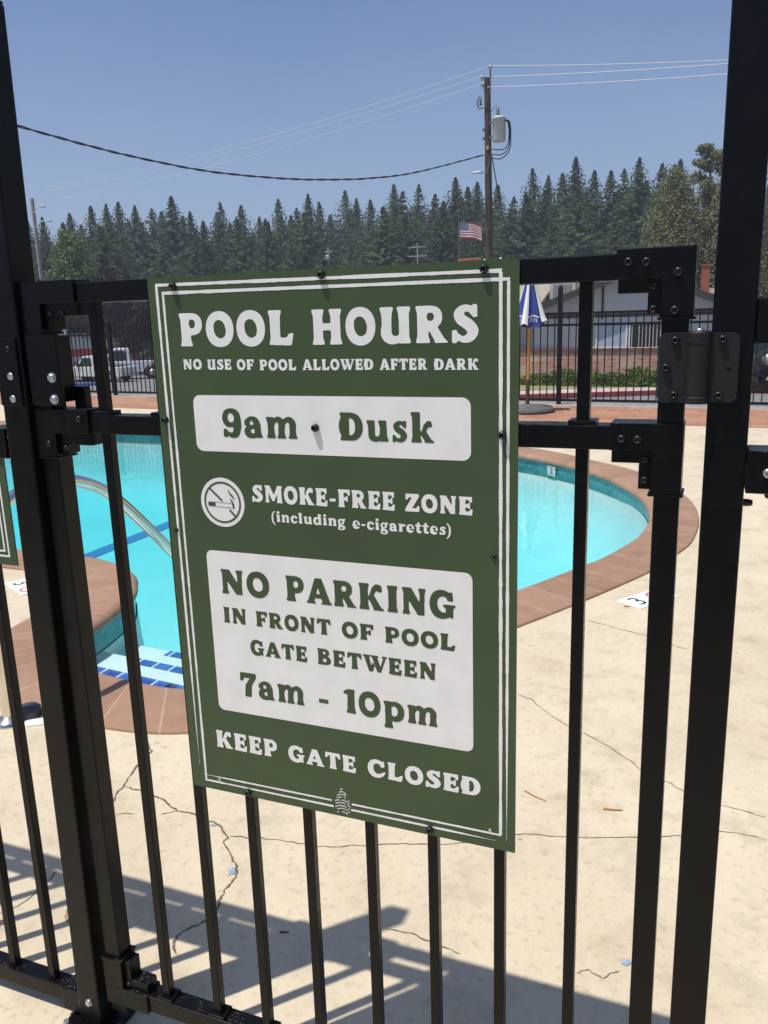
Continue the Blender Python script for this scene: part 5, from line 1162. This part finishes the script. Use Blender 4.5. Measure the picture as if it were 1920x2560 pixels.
# dark off-roader at the right edge, seen from behind
def offroad(label, loc, rot):
    t = thing('off_road_car', label, 'car', loc, rot)
    dk = mat('dark_car_paint', (.03,.035,.038), .35); 
    mb = MB(); mb.prism([(-2.0,.45),(2.0,.45),(2.02,1.05),(1.0,1.12),(-2.0,1.14)], -.88, .88, M_XZ); mb.build('body', dk, t, local=True, bevel=.05)
    mb = MB(); mb.prism([(-1.95,1.142),(.75,1.142),(.35,1.80),(-1.85,1.84)], -.80, .80, M_XZ); mb.build('cabin', mat('pale_top', (.30,.31,.32), .5), t, local=True, bevel=.06)
    mb = MB(); mb.box(-1.975, -1.93, -.62, .62, 1.22, 1.70); mb.build('rear_window', glass_m, t, local=True)
    for s in (-1, 1):
        mb = MB(); mb.prism([(-1.6,1.2),(.42,1.2),(.2,1.70),(-1.5,1.72)], s*.815-.006, s*.815+.006, M_XZ); mb.build('side_window', glass_m, t, local=True)
        mb = MB(); mb.box(-2.04, -2.0, s*.74-.07, s*.74+.07, .82, 1.02); mb.build('tail_light', mat('tail_red', (.35,.02,.02), .3), t, local=True)
    mb = MB(); mb.lathe([(.18,-.1),(.33,-.11),(.36,-.06),(.36,.06),(.33,.11),(.18,.1)], Matrix.Translation((-2.14,-.15,1.05)) @ Matrix.Rotation(R(90), 4, 'Y'), 20); sw2 = mb.build('spare_wheel', tyre_m, t, local=True)
    mb = MB(); mb.lathe([(0,-.1),(.18,-.1),(.18,.1),(0,.1)], Matrix.Translation((-2.15,-.15,1.05)) @ Matrix.Rotation(R(90), 4, 'Y'), 14); mb.build('rim', rim_m, sw2, local=True)
    mb = MB(); mb.box(-2.16, -2.02, -.85, .85, .48, .64); mb.build('bumper', M['black_old'], t, local=True)
    wheels(t, (-1.3, 1.3), 1.55, .40); return t
offroad('dark off road car with a spare wheel at the right edge beyond the fence', (2.75, 31.9, STREET(31.9)+.17), R(75))
bar = thing('parking_stop', 'low blue bar lying beyond the far fence in front of the cream pickup', 'parking stop', (-29.1, 32.4, STREET(32.4)))
mb = MB(); mb.prism([(-1.3,-.09),(1.3,-.09),(1.3,.09),(-1.3,.09)], 0, .16, Matrix.Translation((-29.1,32.4,STREET(32.4))) @ Matrix.Rotation(R(25),4,'Z')); mb.build('bar', mat('blue_stop_paint', (.05,.13,.36), .6), bar, bevel=.02)
# ------------------------------------------------------------------ trees
conif = leafmat('conifer_needles', (.088,.130,.044), (.050,.082,.032), ns_=.35)
conif2 = leafmat('grey_pine_needles', (.20,.195,.09), (.125,.13,.06), ns_=.5)
pinel = leafmat('bright_pine_needles', (.15,.20,.045), (.075,.11,.028), ns_=.6)
plum = leafmat('purple_plum_leaf', (.052,.026,.022), (.022,.013,.013), ns_=1.2)
def conifer_mesh(h, rad, base, seed, n_br=150, q=.42, open_=0):
    rs = random.getstate(); random.seed(seed); V = []; F = []
    lump = [random.uniform(.72, 1.15) for _ in range(14)]
    for b in range(n_br):
        t = (b+random.random())/n_br; t = t**.80
        z = base*h + (h*(1-base))*t
        a = b*2.399 + random.uniform(-.4,.4)
        L = min(rad*(1-.25*t), .52*h*(1-t)**1.06)*random.uniform(.55, 1.10)*lump[int((t*5 + (a % 6.283))*1.15) % 14] + .06
        if open_ and random.random() < open_: continue
        droop = random.uniform(.10,.38)*(1-t*.9); k = max(2, int(L/.42))
        for s in range(k):
            f = (s+.75)/k; c = Vector((math.cos(a)*L*f, math.sin(a)*L*f, z - droop*L*f + .16*L*f*f + random.uniform(-.12,.12)))
            for _ in range(5): rquad(V, F, c + Vector((random.gauss(0,.2), random.gauss(0,.2), random.gauss(0,.18)))*(1.05-.85*t), q*(1.1-.45*t)*(1.15-.4*f), .5, Vector((math.cos(a), math.sin(a), .75)))
    for _ in range(10): zz = random.random(); rquad(V, F, Vector((random.gauss(0,.05)*(1-zz), random.gauss(0,.05)*(1-zz), h*(.955+.05*zz))), q*(.55-.25*zz), -.6)
    random.setstate(rs); return V, F
def trunk(mb, h, r):
    mb.tube([(0,0,-.6),(.05,0,h*.4),(0,.04,h*.93)], [r, r*.62, r*.08], 8)
kinds = []
for k, (h, rad, base, nb, op) in enumerate(((24,5.0,.04,500,.0),(24,4.3,.05,470,.04),(24,5.6,.03,520,.03),(24,3.9,.10,420,.10),(24,5.2,.06,460,.12),(24,4.6,.03,500,.0),(24,4.0,.25,340,.22))):
    V, F = conifer_mesh(h, rad, base, 100+k, nb, .29, op); mb = MB(); mb.add(V, F); cr = mb.build('crown', conif, None); mb = MB(); trunk(mb, h, .34); tk = mb.build('trunk', bark, None); kinds.append((cr.data, tk.data, h))
    bpy.data.objects.remove(cr); bpy.data.objects.remove(tk)
def plant(name, label, cat, x, y, z, s, kind, group, rot=None, sx=1.0):
    t = thing(name, label, cat, (x, y, z), random.uniform(0, 6.28) if rot is None else rot, group); t.scale = (s*sx, s*sx, s)
    link('crown', kind[0], t); link('trunk', kind[1], t); return t
fx = sorted((math.hypot(x, y), i) for i, (x, y, z) in enumerate(TREES))
NTOP = len(TREES) - 130
for i, (x, y, zt) in enumerate(TREES):
    zb = HGT(x, y); kd = kinds[(i*5+2) % 6 if i % 7 else 6] if i < NTOP else kinds[(i*3) % 6]
    s = (zt-zb)/(kd[2]*1.0)
    tall = i < NTOP
    plant('conifer', 'tall dark conifer whose top stands out against the sky on the wooded hill' if tall else 'shorter conifer lower down on the wooded hill, its top below the skyline', 'tree', x, y, zb, s, kd, 'conifers along the skyline' if tall else 'conifers lower on the hill', None, random.uniform(1.12, 1.5) if tall else random.uniform(1.25, 1.7))
# two tall pines standing clear at the right
V, F = conifer_mesh(24, 3.4, .22, 77, 300, .27, .15); mb = MB(); mb.add(V, F); c_ = mb.build('crown', conif, None); mb = MB(); trunk(mb, 24, .32); t_ = mb.build('trunk', bark, None)
pk = (c_.data, t_.data, 24); bpy.data.objects.remove(c_); bpy.data.objects.remove(t_)
# clumped broad crowns
def clump_mesh(blobs, n, q, seed, flat=.15):
    rs = random.getstate(); random.seed(seed); V = []; F = []
    tot = sum(r**2 for _, r in blobs)
    for (c, r) in blobs:
        for _ in range(int(n*r*r/tot)):
            d = Vector((random.gauss(0,1), random.gauss(0,1), random.gauss(0,1))).normalized()*r*(random.random()**.4)
            d.z *= .85; rquad(V, F, Vector(c)+d, q, flat, d.normalized()*.9+Vector((0,0,.35)))
    random.setstate(rs); return V, F
def clump_tree(name, label, x, y, z, blobs, n, q, leaf, seed, limbs, tr=.25, bk=bark):
    t = thing(name, label, 'tree', (x, y, z)); V, F = clump_mesh(blobs, n, q, seed); mb = MB(); mb.add(V, F); mb.build('crown', leaf, t, local=True)
    mb = MB()
    for l in limbs: mb.tube(l[0], l[1], 7)
    mb.build('trunk', bk, t, local=True); return t
def cone_blobs(h, r, n, seed, z0=.12, p=.8):
    rs = random.getstate(); random.seed(seed); o = []
    for k in range(n):
        t = (k+.5)/n; rr = r*(1-t)**p + r*.12; a = k*2.4
        o.append(((math.cos(a)*rr*.62*random.uniform(.6,1.1), math.sin(a)*rr*.62*random.uniform(.6,1.1), h*(z0+(1-z0)*t)), rr*random.uniform(.32,.52)+.28))
    random.setstate(rs); return o
clump_tree('bright_pine', 'bright green young pine in front of the hazy wood at the left', -48.9, 54.9, -2.9, cone_blobs(11.6, 3.3, 34, 5, .22, .7), 20000, .15, pinel, 21, [([(0,0,-.5),(.1,0,5),(0,0,10.8)], [.3,.2,.05])])
for lab, x, y, ht, r, sd in (('broad olive grey pine left of the hinge post, rounded like a cone', -2.5, 58.4, 12.6, 3.3, 31), ('tall thin topped grey pine close to the hinge post', -.55, 60.2, 14.8, 2.5, 32), ('olive grey pine half hidden behind the hinge post', 1.2, 59.0, 14.2, 2.8, 33), ('grey green tree seen at the right of the hinge post', 5.6, 63.0, 13.0, 3.2, 34)):
    zb = HGT(x, y); top = {31: 9.9, 32: 11.6, 33: 11.2, 34: 9.0}[sd]; h = top-zb
    if sd == 32:
        bl = [((random.gauss(0,.36)*r*(.9-.35*k/44), random.gauss(0,.36)*r*(.9-.35*k/44), h*(.12+.86*k/44)), (.85-.42*k/44)*random.uniform(.6,1.2)) for k in range(45)] + [((.5+random.gauss(0,.35), random.gauss(0,.3), h*random.uniform(.86,.97)), random.uniform(.25,.45)) for k in range(9)] + [((-.6+random.gauss(0,.3), random.gauss(0,.3), h*random.uniform(.86,.99)), random.uniform(.25,.42)) for k in range(9)]
    else: bl = cone_blobs(h, r, 60, sd, .06, .62)
    clump_tree('grey_pine', lab, x, y, zb, bl, 36000 if sd != 32 else 18000, .095, conif2, sd, [([(0,0,-.5),(.15,0,h*.5),(0,0,h*.95)], [.28,.18,.04]), ([(0,0,h*.35),(.9,.2,h*.6),(1.1,.1,h*.9)], [.14,.09,.03])], bk=bark_g)
for lab, x, y, zt in (('slim tall pine with open branches, left of the broad olive pine', -8.05, 92.5, 16.2), ('slender pine just right of the gap in the wood', -4.9, 97.0, 15.9)):
    zb = HGT(x, y); plant('tall_pine', lab, 'tree', x, y, zb, (zt-zb)/24, pk, None, None, 1.0)
# dark plum trees by the parking lot
def plum_tree(label, x, y, z, s, seed):
    rs = random.getstate(); random.seed(seed); bl = []
    for k in range(26):
        a = random.uniform(0, 6.28); rr = random.uniform(.2, 3.2); bl.append(((math.cos(a)*rr*s, math.sin(a)*rr*s, (random.uniform(2.6, 5.6)-.12*rr*rr)*s), random.uniform(.6, 1.05)*s))
    lim = [([(0,0,-.3),(.05,0,1.2*s)], [.22*s,.17*s])]
    for k in range(7):
        a = k*.9; lim.append(([(0.05,0,1.1*s),(math.cos(a)*.8*s, math.sin(a)*.8*s, 2.2*s),(math.cos(a)*1.9*s, math.sin(a)*1.9*s, 3.6*s)], [.11*s,.07*s,.03*s]))
    random.setstate(rs); return clump_tree('plum_tree', label, x, y, z, bl, 9000, .12*s, plum, seed, lim)
plum_tree('dark purple leaved tree over the parked pickups, right one of the pair', -36.6, 46.0, STREET(46.0), 1.15, 51)
plum_tree('dark purple leaved tree left of the other one, beyond the far fence', -41.4, 43.6, STREET(43.6), 1.15, 52)
# low scrub under the wood so the hill never shows bare
V, F = shrub_mesh(7.0, 3.6, 700, .36); mb = MB(); mb.add(V, F); sb_ = mb.build('foliage', leafmat('scrub_leaf', (.055,.075,.03), (.03,.045,.02), ns_=.4), None); sd_ = sb_.data; bpy.data.objects.remove(sb_)
k = 0
for i in range(46):
    ang = R(-52 + 1.55*i + random.uniform(-.5,.5)); d = random.uniform(74, 88); x = CAM.x + d*math.sin(ang); y = CAM.y + d*math.cos(ang)
    if -14 < x < -8 and y < 60: continue
    t = thing('bush', 'rounded dark green bush at the foot of the wooded hill', 'bush', (x, y, HGT(x, y)-.2), random.uniform(0, 6), 'bushes at the foot of the hill'); q = random.uniform(.8, 1.35); t.scale = (q, q, q*random.uniform(.8, 1.3)); link('foliage', sd_, t)
for x, y, s in ((4.5,46,.6),(7.5,49,.75),(2.4,50,.55)):
    t = thing('bush', 'green bush on the grassy bank at the right edge', 'bush', (x, y, HGT(x, y)-.1), random.uniform(0, 6), 'bushes on the right bank'); t.scale = (s, s, s); link('foliage', sd_, t)
# ------------------------------------------------------------------ thin smoke haze over the valley
hz = bpy.data.materials.new('haze'); hz.use_nodes = True
nt = hz.node_tree; nt.nodes.clear()
o_ = nt.nodes.new('ShaderNodeOutputMaterial'); pv = nt.nodes.new('ShaderNodeVolumePrincipled')
pv.inputs['Color'].default_value = (.78,.87,1.0,1); pv.inputs['Density'].default_value = .0011; pv.inputs['Anisotropy'].default_value = .2
nt.links.new(pv.outputs[0], o_.inputs['Volume'])
mb = MB(); mb.box(-424, 424, -114, 504, -6, 38); tag(mb.build('haze', hz), kind='stuff')
